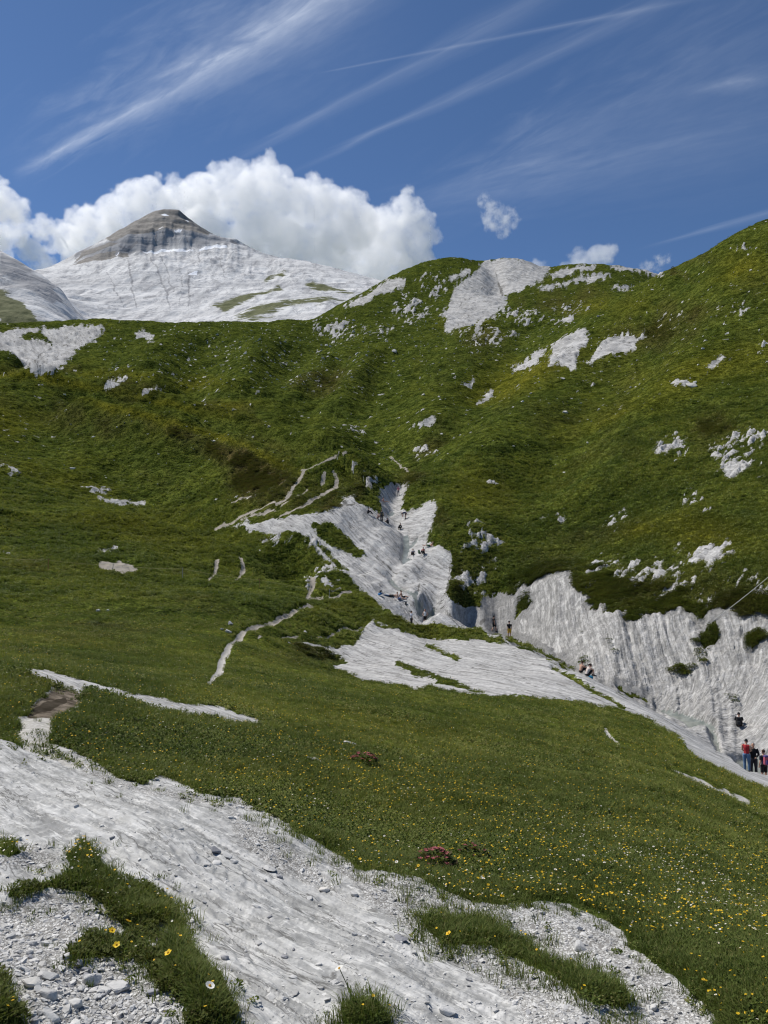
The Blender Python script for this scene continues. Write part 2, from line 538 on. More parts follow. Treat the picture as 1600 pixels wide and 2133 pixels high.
vis = visible(Eg, .0035)
fld = Field(PX, PY, np.ones_like(vis))
NEG = np.full(PX.shape, -60.0, np.float32)
near = Rg < 30
mid = (Rg > 30) & (Rg < 145)
far = Rg > 145

# irregular outlines: shift the lookup with noise before reading the masks
jx = fbm(X / (.012 * Rg + .02), Y / (.012 * Rg + .02), 3, 3) * 5 + fbm(X / (.05 * Rg), Y / (.05 * Rg), 3, 13) * 6
jy = fbm(X / (.012 * Rg + .02), Y / (.012 * Rg + .02), 3, 7) * 5
fld.px = PX + jx
fld.py = PY + jy

slab = NEG.copy()      # the bare rock under the eye
fld.poly(slab, [(-900, 1500), (-100, 1545), (0, 1548), (60, 1562), (110, 1556), (160, 1570), (215, 1602), (245, 1628), (300, 1640), (335, 1622), (372, 1634), (420, 1662), (500, 1664), (548, 1690),
                (592, 1716), (640, 1752), (700, 1780), (740, 1812), (790, 1825), (860, 1830), (920, 1862), (980, 1892), (1040, 1897), (1092, 1885), (1150, 1880), (1205, 1892), (1255, 1918),
                (1300, 1950), (1310, 1985), (1355, 2005), (1400, 2035), (1450, 2085), (1500, 2140), (1560, 2300), (1560, 4000), (-2500, 4000), (-2500, 1500)], pad=3000, lim=Rg < 9.2)
GRASS_IN_SLAB = [
    [(140, 1778), (180, 1752), (207, 1778), (218, 1812), (262, 1842), (312, 1852), (352, 1892), (382, 1950), (402, 2012), (442, 2042), (470, 2112), (482, 2150), (420, 2150), (398, 2085), (350, 2062), (300, 2002), (278, 1960), (228, 1900), (180, 1858), (100, 1852), (20, 1862), (20, 1848), (110, 1834), (150, 1812)],
    [(868, 1910), (960, 1926), (1000, 1918), (1062, 1958), (1140, 2010), (1222, 2040), (1290, 2060), (1312, 2086), (1302, 2106), (1240, 2096), (1190, 2062), (1130, 2032), (1060, 2002), (1010, 1976), (930, 1976), (900, 1950)],
    [(-80, 2010), (4, 2050), (20, 2095), (44, 2150), (-80, 2160)],
    [(722, 2116), (750, 2102), (790, 2116), (800, 2150), (712, 2150)],
    [(-20, 1748), (22, 1752), (46, 1775), (20, 1784), (-20, 1770)],
    [(722, 1796), (742, 1798), (776, 1822), (760, 1828), (735, 1812)],
]
for g in GRASS_IN_SLAB:
    fld.poly(slab, g, -1, lim=Rg < 9.2)
fld.line(slab, [(150, 1990, 30), (210, 1970, 50), (280, 1985, 45), (320, 2010, 30)], -1, lim=Rg < 9)
patchy = fbm(X / .12, Y / .12, 3, 41)
slab = np.where((PX > 90) & (PX < 360) & (PY > 1930) & (PY < 2060) & (Rg < 6), np.maximum(slab, patchy * 12 + 3), slab)

bar = NEG.copy()       # the low rib of rock in the meadow
fld.poly(bar, [(35, 1391), (80, 1395), (200, 1424), (300, 1450), (400, 1468), (470, 1476), (525, 1498), (570, 1508), (500, 1509), (440, 1496), (380, 1491), (330, 1479), (230, 1448), (180, 1432), (172, 1444), (120, 1428), (80, 1417)], lim=(Rg > 9) & (Rg < 22))

path = NEG.copy()
fld.poly(path, [(125, 1430), (182, 1437), (170, 1465), (122, 1498), (110, 1530), (114, 1562), (215, 1608), (160, 1620), (60, 1572), (28, 1548), (38, 1512), (80, 1485), (108, 1455)], lim=(Rg > 7.5) & (Rg < 18))
soil = NEG.copy()
fld.poly(soil, [(120, 1428), (182, 1434), (168, 1466), (118, 1496), (60, 1500), (62, 1468), (100, 1445)], lim=(Rg > 8) & (Rg < 18))
fld.line(path, [(436, 1418, 10), (455, 1398, 13), (464, 1370, 13), (486, 1332, 13), (530, 1306, 10), (590, 1281, 8), (650, 1262, 6)], lim=(Rg > 20) & (Rg < 110))
for ln in [[(640, 1244, 6), (690, 1238, 7), (730, 1228, 6)], [(643, 1240, 7), (650, 1208, 9)], [(488, 1205, 5), (509, 1182, 11), (497, 1158, 6)], [(436, 1205, 5), (452, 1186, 8), (456, 1168, 7)],
           [(470, 1445, 4), (540, 1330, 4), (620, 1318, 4)][1:], [(660, 1322, 5), (755, 1300, 6)], [(1262, 1520, 10), (1275, 1535, 6), (1300, 1555, 4)], [(1400, 1600, 4), (1460, 1628, 9), (1560, 1668, 7)],
           [(452, 1098, 6), (530, 1066, 6), (592, 1040, 5), (622, 1005, 6), (632, 980, 5)], [(505, 1085, 5), (580, 1058, 4), (640, 1020, 4)], [(580, 1078, 5), (655, 1042, 7), (700, 1012, 8), (702, 995, 6), (692, 982, 4)],
           [(668, 1005, 9), (674, 988, 6)], [(628, 978, 5), (690, 955, 6), (722, 946, 5)], [(812, 952, 4), (852, 982, 5)], [(600, 1000, 3), (540, 1030, 3), (480, 1050, 3)]]:
    if len(ln) > 1:
        fld.line(path, ln, lim=(Rg > 12) & (Rg < 230))
fld.line(path, [(212, 1176, 10), (250, 1180, 18), (284, 1186, 8)], lim=mid)

gorge = NEG.copy()     # middle slab, gorge and cliff
fld.poly(gorge, [(598, 1346), (640, 1336), (700, 1350), (730, 1341), (755, 1312), (770, 1296), (800, 1300), (850, 1320), (900, 1332), (960, 1327), (1010, 1331), (1060, 1341), (1120, 1352), (1160, 1374), (1215, 1403), (1290, 1440),
                 (1400, 1500), (1500, 1572), (1520, 1600), (1440, 1555), (1360, 1502), (1290, 1476), (1200, 1461), (1110, 1451), (1060, 1448), (1020, 1453), (960, 1446), (900, 1431), (880, 1436), (820, 1426), (740, 1410), (692, 1391), (722, 1380), (700, 1362), (640, 1347)], lim=mid)
fld.poly(gorge, [(815, 1004), (850, 998), (846, 1030), (836, 1055), (862, 1060), (890, 1044), (916, 1050), (905, 1090), (893, 1130), (928, 1140), (944, 1160), (940, 1200), (930, 1240), (960, 1256), (1000, 1268), (1012, 1236), (1072, 1240),
                 (1092, 1218), (1130, 1196), (1190, 1188), (1204, 1222), (1250, 1214), (1264, 1250), (1322, 1276), (1372, 1256), (1400, 1272), (1450, 1290), (1500, 1276), (1600, 1280), (1900, 1270), (1900, 1720), (1600, 1700), (1500, 1640), (1400, 1515), (1300, 1462), (1160, 1398), (1060, 1350),
                 (1000, 1312), (930, 1302), (860, 1300), (800, 1271), (770, 1246), (740, 1216), (700, 1181), (660, 1151), (640, 1121), (600, 1111), (560, 1116), (500, 1101), (470, 1096), (540, 1087), (600, 1076), (680, 1068), (700, 1050), (736, 1027), (746, 1044), (792, 1066), (784, 1036), (790, 1014)], lim=mid)
for g in [[(648, 1094), (688, 1092), (736, 1128), (764, 1160), (720, 1148), (660, 1120)], [(735, 1000), (760, 1010), (792, 1064), (770, 1058), (742, 1030)]]:
    fld.poly(gorge, g, -1, lim=mid)
for ln in [[(825, 1384, 8), (870, 1400, 15), (930, 1422, 10), (1003, 1447, 6)], [(890, 1342, 4), (950, 1372, 9)], [(1050, 1330, 6), (1150, 1370, 5), (1195, 1394, 3)], [(1150, 1388, 5), (1215, 1426, 6), (1300, 1474, 5)],
           [(1290, 1436, 3), (1350, 1462, 4)], [(780, 1302, 6), (960, 1320, 16), (1040, 1334, 12)], [(640, 1165, 14), (700, 1190, 10)], [(660, 1135, 10), (720, 1185, 5)], [(860, 1318, 10), (990, 1326, 14)],
           [(1085, 1245, 10), (1070, 1290, 4)]]:
    fld.line(gorge, ln, -1, lim=mid)
for cx, cy, rr in [(1290, 1256, 40), (1365, 1240, 56), (1225, 1216, 22), (1480, 1322, 26), (1570, 1330, 28), (1430, 1258, 46), (1540, 1250, 56)]:
    m = mid & (np.abs(PX - cx) < rr * 2) & (np.abs(PY - cy) < rr * 2)
    q = rr * .62 - np.hypot((fld.px[m] - cx) / 1.35, fld.py[m] - cy)
    gorge[m] = np.minimum(gorge[m], -q + fbm(X[m] / 1.6, Y[m] / 1.6, 5, 5, .7) * 34)

water = NEG.copy()
for pl in [[(1372, 1470), (1400, 1474), (1450, 1488), (1492, 1505), (1488, 1514), (1440, 1508), (1400, 1490)], [(1478, 1508), (1492, 1520), (1505, 1560), (1495, 1562), (1480, 1530)], [(1520, 1572), (1600, 1562), (1700, 1590), (1700, 1640), (1560, 1600)],
           [(805, 1188), (818, 1182), (830, 1200), (848, 1212), (866, 1212), (868, 1222), (838, 1222), (815, 1206)], [(856, 1212), (868, 1204), (873, 1212), (864, 1220)],
           [(862, 1224), (884, 1228), (886, 1260), (872, 1262), (862, 1240)], [(888, 1262), (908, 1254), (912, 1268), (900, 1276), (888, 1274)],
           [(840, 1098), (850, 1098), (852, 1120), (848, 1148), (836, 1152), (842, 1120)], [(850, 1118), (872, 1109), (868, 1117), (852, 1124)], [(800, 1052), (820, 1048), (824, 1056), (806, 1060)], [(836, 1150), (852, 1144), (858, 1154), (842, 1162)]]:
    fld.poly(water, pl, lim=mid)

hillrock = NEG.copy()
for pl in [[(-150, 700), (0, 690), (60, 685), (112, 681), (170, 678), (216, 684), (202, 706), (172, 720), (150, 742), (126, 770), (112, 786), (62, 782), (52, 765), (22, 737), (0, 726), (-150, 730)],
           [(1065, 773), (1092, 754), (1112, 736), (1133, 730), (1121, 758), (1092, 774)], [(1142, 766), (1150, 721), (1186, 700), (1222, 692), (1226, 716), (1214, 730), (1204, 742), (1200, 771), (1180, 764), (1166, 754)],
           [(1225, 758), (1246, 720), (1272, 704), (1310, 690), (1329, 700), (1326, 724), (1292, 735), (1250, 750)],
           [(918, 660), (936, 630), (950, 600), (985, 565), (1008, 546), (1040, 538), (1082, 540), (1112, 546), (1142, 559), (1128, 580), (1092, 600), (1050, 621), (1045, 641), (1020, 660), (984, 696), (990, 674), (960, 684), (920, 699), (931, 670)],
           [(1120, 601), (1170, 586), (1240, 572), (1276, 569), (1260, 580), (1200, 588), (1130, 604)], [(718, 641), (760, 615), (800, 590), (846, 579), (832, 600), (780, 620), (742, 640)],
           [(1500, 966), (1560, 962), (1546, 985), (1530, 1000), (1515, 995)], [(1362, 938), (1425, 910), (1420, 930), (1372, 944)], [(1400, 797), (1440, 787), (1430, 798), (1412, 803)], [(1475, 768), (1514, 738), (1510, 752), (1488, 768)],
           [(995, 836), (1018, 812), (1020, 825), (1002, 840)], [(865, 888), (905, 874), (898, 886)], [(955, 805), (985, 792), (970, 806)], [(1190, 700), (1170, 688), (1196, 690)][:0] or [(1160, 668), (1200, 655), (1190, 668)]]:
    fld.poly(hillrock, pl, lim=Rg > 60)
for ln in [[(1275, 557, 5), (1330, 561, 9), (1378, 573, 6)], [(1150, 576, 6), (1235, 557, 10)], [(180, 1021, 4), (230, 1022, 4)], [(204, 1040, 4), (250, 1048, 7), (302, 1046, 6)], [(1280, 600, 3), (1310, 600, 5)], [(0, 968, 5), (40, 985, 3)], [(208, 1150, 4), (240, 1146, 6)],
           [(0, 1152, 4), (20, 1153, 5)], [(220, 805, 5), (262, 793, 7)], [(290, 822, 5), (330, 806, 4)], [(286, 694, 8), (315, 702, 12)], [(940, 580, 5), (975, 562, 8)]]:
    fld.line(hillrock, ln, lim=Rg > 60)
for pl in [[(35, 700), (85, 688), (100, 705), (60, 715)], [(70, 710), (112, 706), (108, 716)]]:
    fld.poly(hillrock, pl, -1, lim=far)
# loose white patches on the slopes: where they are thick
rocky = np.zeros(PX.shape, np.float32)
for b in [(1400, 930, 60, 40, .8), (1530, 960, 70, 70, 1), (1450, 1050, 60, 40, .9), (1300, 1090, 60, 30, .8), (1160, 1075, 50, 22, .7), (1000, 1130, 50, 50, 1.0), (985, 1195, 45, 55, 1.0), (1560, 910, 60, 30, .9), (880, 940, 40, 20, .8), (1010, 1010, 30, 15, .6),
          (720, 960, 30, 25, 1.0), (760, 1000, 30, 30, .9), (700, 690, 60, 30, 1.0), (790, 690, 60, 30, .6), (860, 640, 60, 50, .85), (900, 600, 50, 40, .8), (1020, 700, 80, 30, .8), (1080, 660, 80, 30, .8), (1190, 640, 60, 20, .7), (640, 800, 60, 30, .5),
          (1390, 650, 60, 20, .6), (1530, 650, 60, 30, .65), (1590, 720, 30, 40, .7), (1540, 520, 40, 20, .6), (1330, 690, 60, 40, .55), (560, 1160, 40, 30, .4), (680, 1200, 60, 40, .9), (610, 1130, 70, 20, 1.0), (1300, 1200, 160, 50, .85), (1480, 1160, 100, 40, .9), (1450, 1240, 140, 50, .95), (1560, 1230, 80, 50, .9), (1280, 1190, 120, 30, .9),
          (500, 1040, 80, 30, .5), (740, 900, 50, 20, .6), (170, 700, 60, 20, .8), (1430, 1330, 60, 60, .8), (1550, 1350, 60, 60, .8), (1250, 790, 90, 30, .45), (1300, 850, 320, 260, .30), (1500, 800, 120, 160, .35), (230, 780, 50, 30, .5)]:
    fld.blob(rocky, *b)
heath_shade = np.zeros(PX.shape, np.float32)  # heather, plus shade painted in as brown behind the crest and on right faces
for b in [(560, 1000, 120, 60, 1.5, 20), (480, 950, 120, 34, 1.4, 22), (400, 908, 110, 18, 1.1, 16), (640, 1020, 70, 30, 1.2, 20), (330, 885, 130, 22, .8, 14), (300, 812, 130, 18, .8, 10), (90, 770, 120, 14, .6), (470, 850, 90, 14, .7, 16), (230, 885, 330, 50, .55, 12), (560, 950, 160, 40, .55, 22), (1200, 820, 420, 220, .36), (700, 800, 300, 90, .25), (250, 900, 80, 26, .6), (680, 805, 60, 30, .85, -20), (640, 790, 60, 22, .8, -20), (1350, 690, 110, 45, .8), (1000, 700, 70, 25, .8), (1160, 625, 110, 36, .75),
          (1400, 650, 110, 40, .7), (1250, 1110, 110, 40, .6), (1150, 1170, 110, 40, .6), (1380, 1225, 190, 45, .75), (1560, 1265, 120, 60, .75), (150, 1330, 220, 60, .50), (90, 1190, 150, 30, .45), (420, 1260, 120, 24, .4), (330, 1000, 90, 40, .45, 20), (60, 960, 100, 30, .4), (1500, 900, 90, 40, .9), (300, 815, 120, 20, .8, 10), (100, 800, 110, 20, .5), (880, 935, 60, 30, .8), (920, 1085, 24, 36, .8),
          (960, 1215, 35, 60, .6), (1020, 1170, 45, 60, .4), (740, 1010, 40, 40, .8), (690, 1055, 60, 20, .9), (1590, 600, 60, 50, .6), (1480, 540, 60, 25, .5), (280, 830, 40, 14, .8), (640, 1360, 90, 30, .7), (700, 1345, 40, 30, .6), (380, 1190, 30, 12, .8), (860, 990, 40, 20, .9), (1400, 560, 50, 10, 1.0, 30),
          (20, 690, 60, 12, .6), (1480, 1640, 90, 30, .5, 20), (1300, 950, 90, 30, .5), (1180, 1010, 60, 20, .4)]:
    fld.blob(heath_shade, *b)
yel_lit = np.zeros(PX.shape, np.float32)  # yellow-green turf; the narrow crest bands paint sunlight into the colour
for b in [(300, 866, 130, 9, 1.2, 14), (440, 905, 90, 9, 1.2, 20), (545, 946, 80, 9, 1.1, 24), (120, 795, 170, 10, 1.1, 8), (350, 840, 120, 8, .9, 12), (1100, 780, 170, 40, .8, -20), (1480, 770, 130, 40, .8, -15), (1450, 1110, 110, 40, .8), (1000, 1020, 80, 40, .6), (0, 880, 90, 40, .6), (250, 785, 100, 14, .6), (420, 800, 80, 16, .8), (120, 1000, 120, 20, .5, 12),
          (960, 680, 60, 20, .5), (250, 1090, 180, 40, .6, 12), (1300, 860, 110, 30, .5, -20), (980, 1280, 90, 14, .8), (850, 1290, 80, 14, .6), (1550, 560, 60, 40, .6), (700, 1265, 70, 10, .6), (100, 1420, 50, 20, .6), (1350, 1110, 60, 20, .7), (1250, 640, 90, 22, .5), (470, 850, 90, 14, .7)]:
    fld.blob(yel_lit, *b)

m = mid & (PX > 1000) & (PY < np.interp(PX, [1000, 1110, 1290, 1500], [1270, 1290, 1390, 1480]))
gorge = np.where(m, gorge + 30 * fbm(X / 2.2, Y / 3.0, 5, 6, .6) * (1 - sstep(14, 60, gorge)), gorge)
rockd = np.maximum(np.maximum(slab, bar), np.maximum(gorge, hillrock))

streak = fbm(X / 5 + Y / 9, Y / 1.8 - X / 3.5, 4, 61, .6)        # patches drawn out across the slope
fines = fbm(X / (.25 + .004 * Rg), Y / (.25 + .004 * Rg), 4, 62, .65)
fine2 = fbm(X / (.6 + .006 * Rg) + Y / (1.2 + .012 * Rg), Y / (.25 + .0025 * Rg) - X / (.5 + .005 * Rg), 4, 60, .65)
rockp = rocky * .80 + streak * .9 * (.12 + np.minimum(rocky, 1)) + (fines * .6 + fine2 * 1.2) * (.22 + .78 * np.minimum(rocky, 1)) - .74
rockp = np.where(Rg < 60, -1, rockp)

# ---- displacement
sl_a, sl_b = ray(150, 1660), ray(720, 2010)
pa = np.array([sl_a.x, sl_a.y]) / -sl_a.z * 1.65
pb = np.array([sl_b.x, sl_b.y]) / -sl_b.z * 1.85
sdir = (pb - pa) / np.linalg.norm(pb - pa)     # the grain of the slab on the ground
U_al = X * sdir[0] + Y * sdir[1]
U_ac = -X * sdir[1] + Y * sdir[0]
slabw = sstep(-30, 40, slab)
saw = lambda t: (lambda f: np.where(f < .82, f / .82, (1 - f) / .18))(t - np.floor(t))
rockw = sstep(-5, 6, rockd)
grassw = 1 - rockw
Zd = np.zeros_like(Z)
Zd += slabw * (.030 * fbm(U_ac / .35, U_al / 2.4, 4, 21) + .014 * fbm(U_ac / .07, U_al / .7, 3, 22) + .006 * fbm(X / .05, Y / .05, 3, 23))
Zd += slabw * .10 * fbm(U_ac / 1.6, U_al / 4, 2, 27) * sstep(2.5, 5, Rg)
flk = fbm(U_ac / .5, U_al / 1.6, 4, 28, .6)
Zd += slabw * (.016 * saw(U_ac / .17 + 2.2 * flk) * sstep(-.25, .2, fbm(U_ac / .6, U_al / 1.1, 3, 29)) + .010 * saw(U_ac / .06 + 2.6 * fbm(U_ac / .2, U_al / .5, 3, 30)))
g_near = grassw * (1 - sstep(25, 60, Rg))
g_soft = (1 - sstep(-90, 10, rockd)) * (1 - sstep(25, 60, Rg))
Zd += g_soft * .09 * fbm(X / 1.4, Y / 1.4, 4, 31) + g_near * .012 * fbm(X / .3, Y / .3, 2, 33) + .02 * sstep(18, -12, rockd) * (Rg < 25)
g_mid = grassw * sstep(25, 60, Rg) * (1 - sstep(200, 320, Rg))
Zd += g_mid * (.30 * fbm(X / 4.5, Y / 4.5, 4, 35, .6) + .5 * fbm(X / 16, Y / 16, 3, 36) + .16 * fbm(X / 1.1, Y / 1.5, 2, 34))
g_far = sstep(160, 300, Rg)
Zd += g_far * (2.4 * fbm(X / 45, Y / 45, 5, 37, .55) + 1.0 * fbm(X / 9, Y / 9, 4, 38, .6) * (.4 + .6 * grassw) + 2.0 * np.abs(fbm(X / 24, Y / 60, 3, 39)) + grassw * .50 * fbm(X / 3.2, Y / 4.2, 3, 40, .6))
# ribs of the right-hand cliff run down the fall line, a little fanned
cliff = rockw * sstep(955, 1075, PX) * sstep(45, 60, Rg) * (1 - sstep(88, 100, Rg)) * sstep(-6, 14, gorge) * (1 - ((PY > np.interp(PX, [980, 1110, 1215, 1290, 1400, 1500], [1305, 1350, 1402, 1440, 1499, 1570])) & (Rg < np.interp(PX, [980, 1110, 1290, 1500], [90, 72, 53, 49]))))
q1 = X / Y * 62 + np.interp(X, [10, 18, 26, 34], [.04, .08, .20, .26]) * (Y - 60) + .45 * fbm(X / 7, Y / 9, 3, 44)
rib = .85 * fbm(q1 / 3.0, Y / 22, 4, 45, .6) + .40 * np.abs(fbm(q1 / 1.1, Y / 14, 3, 46)) + .26 * fbm(q1 / .4, Y / 5, 3, 47, .6) + .10 * fbm(X / .9, (Y + Z) / .7, 3, 48)
Zd += cliff * (.75 * rib + .22 * fbm(X / .7, (Y + Z) / .7, 4, 49, .65) + .20 * saw((Y + Z) / 1.6 + X * .35 + 1.6 * fbm(X / 2.5, Y / 2.5, 4, 50)))
# the polished cut: soft lobes and hollows
cut = rockw * sstep(60, 78, Rg) * (1 - sstep(135, 145, Rg)) * (1 - sstep(955, 1000, PX))
Zd += cut * (.60 * fbm(X / 3.2, Y / 3.8, 3, 51, .5) + .12 * fbm((X * .77 + Y * .64) / .8, (X * .64 - Y * .77) / 4.5, 3, 52))
mslab = rockw * (Rg > 36) * (Rg < 80) * (1 - cliff)
Zd += mslab * (.10 * fbm((X * .84 + Y * .54) / .5, (X * .54 - Y * .84) / 6, 3, 53) + .12 * fbm(X / 4, Y / 4, 3, 54))
hrk = sstep(-5, 6, hillrock) * far
Zd += hrk * (1.3 * fbm((X * .8 + Y * .5) / 4, (X * .5 - Y * .8) / 26, 4, 55, .6) + .8 * saw((X * .5 - Y * .8) / 9 + 1.5 * fbm(X / 12, Y / 12, 4, 56)) - .1)
Zd += np.clip(rockp * 3, 0, 1) * (Rg > 60) * np.clip(.0035 * Rg, .25, 1.1) * (.8 + 1.2 * fines)
wat = sstep(-7, 3, water)
Zd = Zd * (1 - .85 * wat) - wat * .35
bankw = sstep(-8, 6, np.maximum(path, soil)) * (Rg < 130)
Zd -= bankw * np.clip(.0035 * Rg, .03, .25)
Zd += g_far * 1.3 * fbm(X / 14 + Y / 26, Y / 6 - X / 10, 4, 58, .55) * (Rg > 100)
Zd += sstep(70, 110, Rg) * (1 - g_far) * grassw * .6 * fbm(X / 9 + Y / 16, Y / 3.5 - X / 6, 4, 59, .55)
CH = [(908, 81), (885, 85), (868, 89), (848, 91), (815, 94), (826, 97), (842, 101), (847, 105), (838, 110), (822, 116), (812, 122), (828, 130), (833, 136)]
Zd -= cut * ridge(CH, .75, 1.3, 1.3) + cut * ridge(CH, .3, 4, 4)
Z = Z + Zd
Eg = (Z / Rg).astype(np.float32)
vis = visible(Eg, .002)


def hit(px, py):
    """where the line of sight through a photograph pixel meets the terrain"""
    a, e = elev(px, py)
    c = np.interp(a, au, np.arange(NC))
    c0 = int(c)
    f = c - c0
    col = Eg[:, c0] * (1 - f) + Eg[:, min(c0 + 1, NC - 1)] * f
    k = int(np.argmax(col >= e))
    if col[k] < e:
        k = NR - 1
    if k == 0:
        r = rv[0]
    else:
        t = (e - col[k - 1]) / max(col[k] - col[k - 1], 1e-9)
        r = rv[k - 1] + (rv[k] - rv[k - 1]) * float(min(max(t, 0), 1))
    return Vector((r * math.sin(math.atan(a)), r * math.cos(math.atan(a)), height(a, r)))


def gridpos(a, r):
    c = np.clip(np.interp(a, au, np.arange(NC)), 0, NC - 1.001)
    k = np.clip(np.interp(r, rv, np.arange(NR)), 0, NR - 1.001)
    return c, k


def samp(G, a, r):
    c, k = gridpos(a, r)
    c0, k0 = np.asarray(c).astype(int), np.asarray(k).astype(int)
    fc, fk = c - c0, k - k0
    return (G[k0, c0] * (1 - fc) + G[k0, c0 + 1] * fc) * (1 - fk) + (G[k0 + 1, c0] * (1 - fc) + G[k0 + 1, c0 + 1] * fc) * fk


def height(a, r):
    return float(samp(Z, a, r))


def ground(x, y):
    return float(samp(Z, x / y, math.hypot(x, y)))


# ------------------------------------------------------------------ terrain: what covers it
rk_all = np.clip((rockd + (fines * 8 + fine2 * 8 * (Rg > 120) + 1.5 * (Rg > 120) - .5) * (Rg > 25)) / 7, -1, 1)
rk_all = np.maximum(rk_all, np.clip(rockp * 3, -1, 1) * (vis | far))
tiny = fbm(X / 2.2, Y / 1.6, 3, 63, .6) * sstep(140, 200, Rg)
rk_all = np.maximum(rk_all, np.clip((tiny - .60 + .10 * ((PX < 760) & (PX > 330) & (PY < 830))) * 6, -1, .6))
pt_all = np.clip((np.maximum(path, soil) - .2 + np.where(Rg < 18, 13, 1.6) * fbm(X / (.16 + .008 * Rg), Y / (.16 + .008 * Rg), 4, 64, .6)) / 4, -1, 1)
so_all = np.clip(soil / 8 + .75 * fbm(X / .35, Y / .35, 4, 65), -1, 1)
wa_all = np.clip(water / 3, -1, 1)
he_n = np.clip(heath_shade * .95 + 1.1 * (.25 + .75 * np.minimum(heath_shade, 1)) * fbm(X / (2 + .03 * Rg), Y / (2 + .03 * Rg), 5, 67, .65) - .22, 0, 1)
he_n = he_n * (1 - .85 * np.clip(yel_lit, 0, 1))
ye_n = np.clip(yel_lit * 1.2 + .4 * fbm(X / (3 + .04 * Rg), Y / (3 + .04 * Rg), 4, 69) - .05, 0, 1)
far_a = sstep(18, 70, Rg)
pale = 1 - sstep(-10, 10, slab)
# dark seams, water stains, cracks; shade painted into dome crease and under overhangs
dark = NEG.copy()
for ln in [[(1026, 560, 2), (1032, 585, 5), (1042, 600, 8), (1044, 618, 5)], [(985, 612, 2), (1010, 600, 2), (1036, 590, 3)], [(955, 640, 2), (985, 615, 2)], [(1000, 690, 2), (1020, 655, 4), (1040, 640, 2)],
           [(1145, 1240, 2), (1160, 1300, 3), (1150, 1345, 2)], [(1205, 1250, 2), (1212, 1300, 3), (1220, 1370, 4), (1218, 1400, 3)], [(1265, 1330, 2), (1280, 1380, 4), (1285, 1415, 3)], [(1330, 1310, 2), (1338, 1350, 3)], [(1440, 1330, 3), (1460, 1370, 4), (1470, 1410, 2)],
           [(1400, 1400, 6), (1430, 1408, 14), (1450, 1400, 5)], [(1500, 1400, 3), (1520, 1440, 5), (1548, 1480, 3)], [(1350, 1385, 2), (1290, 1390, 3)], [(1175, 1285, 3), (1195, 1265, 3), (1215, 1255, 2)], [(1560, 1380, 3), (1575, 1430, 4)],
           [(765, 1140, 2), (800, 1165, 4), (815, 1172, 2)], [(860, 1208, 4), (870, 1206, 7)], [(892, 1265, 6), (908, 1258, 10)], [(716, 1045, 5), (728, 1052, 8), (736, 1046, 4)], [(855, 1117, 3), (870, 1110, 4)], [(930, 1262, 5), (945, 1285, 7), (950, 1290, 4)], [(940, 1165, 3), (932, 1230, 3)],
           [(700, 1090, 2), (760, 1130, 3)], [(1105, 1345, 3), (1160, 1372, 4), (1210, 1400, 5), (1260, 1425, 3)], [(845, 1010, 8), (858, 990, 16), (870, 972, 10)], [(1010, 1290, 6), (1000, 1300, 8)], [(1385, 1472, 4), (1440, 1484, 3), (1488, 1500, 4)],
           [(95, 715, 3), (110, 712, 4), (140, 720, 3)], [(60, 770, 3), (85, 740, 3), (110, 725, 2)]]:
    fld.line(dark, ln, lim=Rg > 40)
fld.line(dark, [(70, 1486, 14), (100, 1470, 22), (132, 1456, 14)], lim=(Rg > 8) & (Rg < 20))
gravel = NEG.copy()
for pl in [[(-900, 1835), (20, 1862), (100, 1856), (180, 1862), (228, 1905), (275, 1960), (300, 2010), (350, 2066), (395, 2090), (420, 2200), (420, 4000), (-2500, 4000), (-2500, 1835)],
           [(640, 1752), (740, 1812), (860, 1830), (980, 1892), (1092, 1885), (1205, 1892), (1300, 1950), (1400, 2035), (1500, 2140), (1560, 2400), (1150, 2400), (1080, 2110), (1000, 2030), (930, 1990), (870, 1950), (800, 1900), (700, 1830)],
           [(-900, 1700), (0, 1790), (100, 1800), (140, 1775), (60, 1740), (-900, 1690)], [(110, 1556), (215, 1602), (300, 1640), (420, 1662), (500, 1664), (600, 1715), (500, 1690), (380, 1675), (250, 1660), (130, 1600)],
           [(470, 1690), (560, 1740), (640, 1800), (700, 1860), (660, 1850), (560, 1800), (480, 1740)]]:
    fld.poly(gravel, pl, pad=3000, lim=Rg < 9.5)
# grain of the rock: metres across and along, per place
gx = np.where(Rg < 25, U_ac / .10, 0)
gy = np.where(Rg < 25, U_al / .9, 0)
gx = np.where((Rg >= 25), (X * .84 + Y * .54) / .5, gx)
gy = np.where((Rg >= 25), (X * .54 - Y * .84) / 6, gy)
gx = gx * (1 - cliff) + cliff * q1 / .5
gy = gy * (1 - cliff) + cliff * (Y + Z) / 11
gx = np.where(far, (X * .8 + Y * .5) / 3, gx)
gy = np.where(far, (X * .5 - Y * .8) / 22, gy)
GR = np.stack([gx, gy, np.zeros_like(gx)], -1).reshape(-1, 3)

CO = np.stack([X, Y, Z], -1).reshape(-1, 3)
idx = np.arange(NR * NC).reshape(NR, NC)
Q = np.stack([idx[:-1, :-1], idx[:-1, 1:], idx[1:, 1:], idx[1:, :-1]], -1).reshape(-1, 4)
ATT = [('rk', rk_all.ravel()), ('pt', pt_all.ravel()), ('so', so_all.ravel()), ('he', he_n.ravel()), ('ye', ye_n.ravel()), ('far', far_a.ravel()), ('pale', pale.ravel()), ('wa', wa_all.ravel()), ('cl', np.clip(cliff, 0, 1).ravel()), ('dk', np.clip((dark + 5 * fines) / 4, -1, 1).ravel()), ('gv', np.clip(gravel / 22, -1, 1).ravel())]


def fa(G):
    g = G.ravel()
    return g[Q].mean(1)


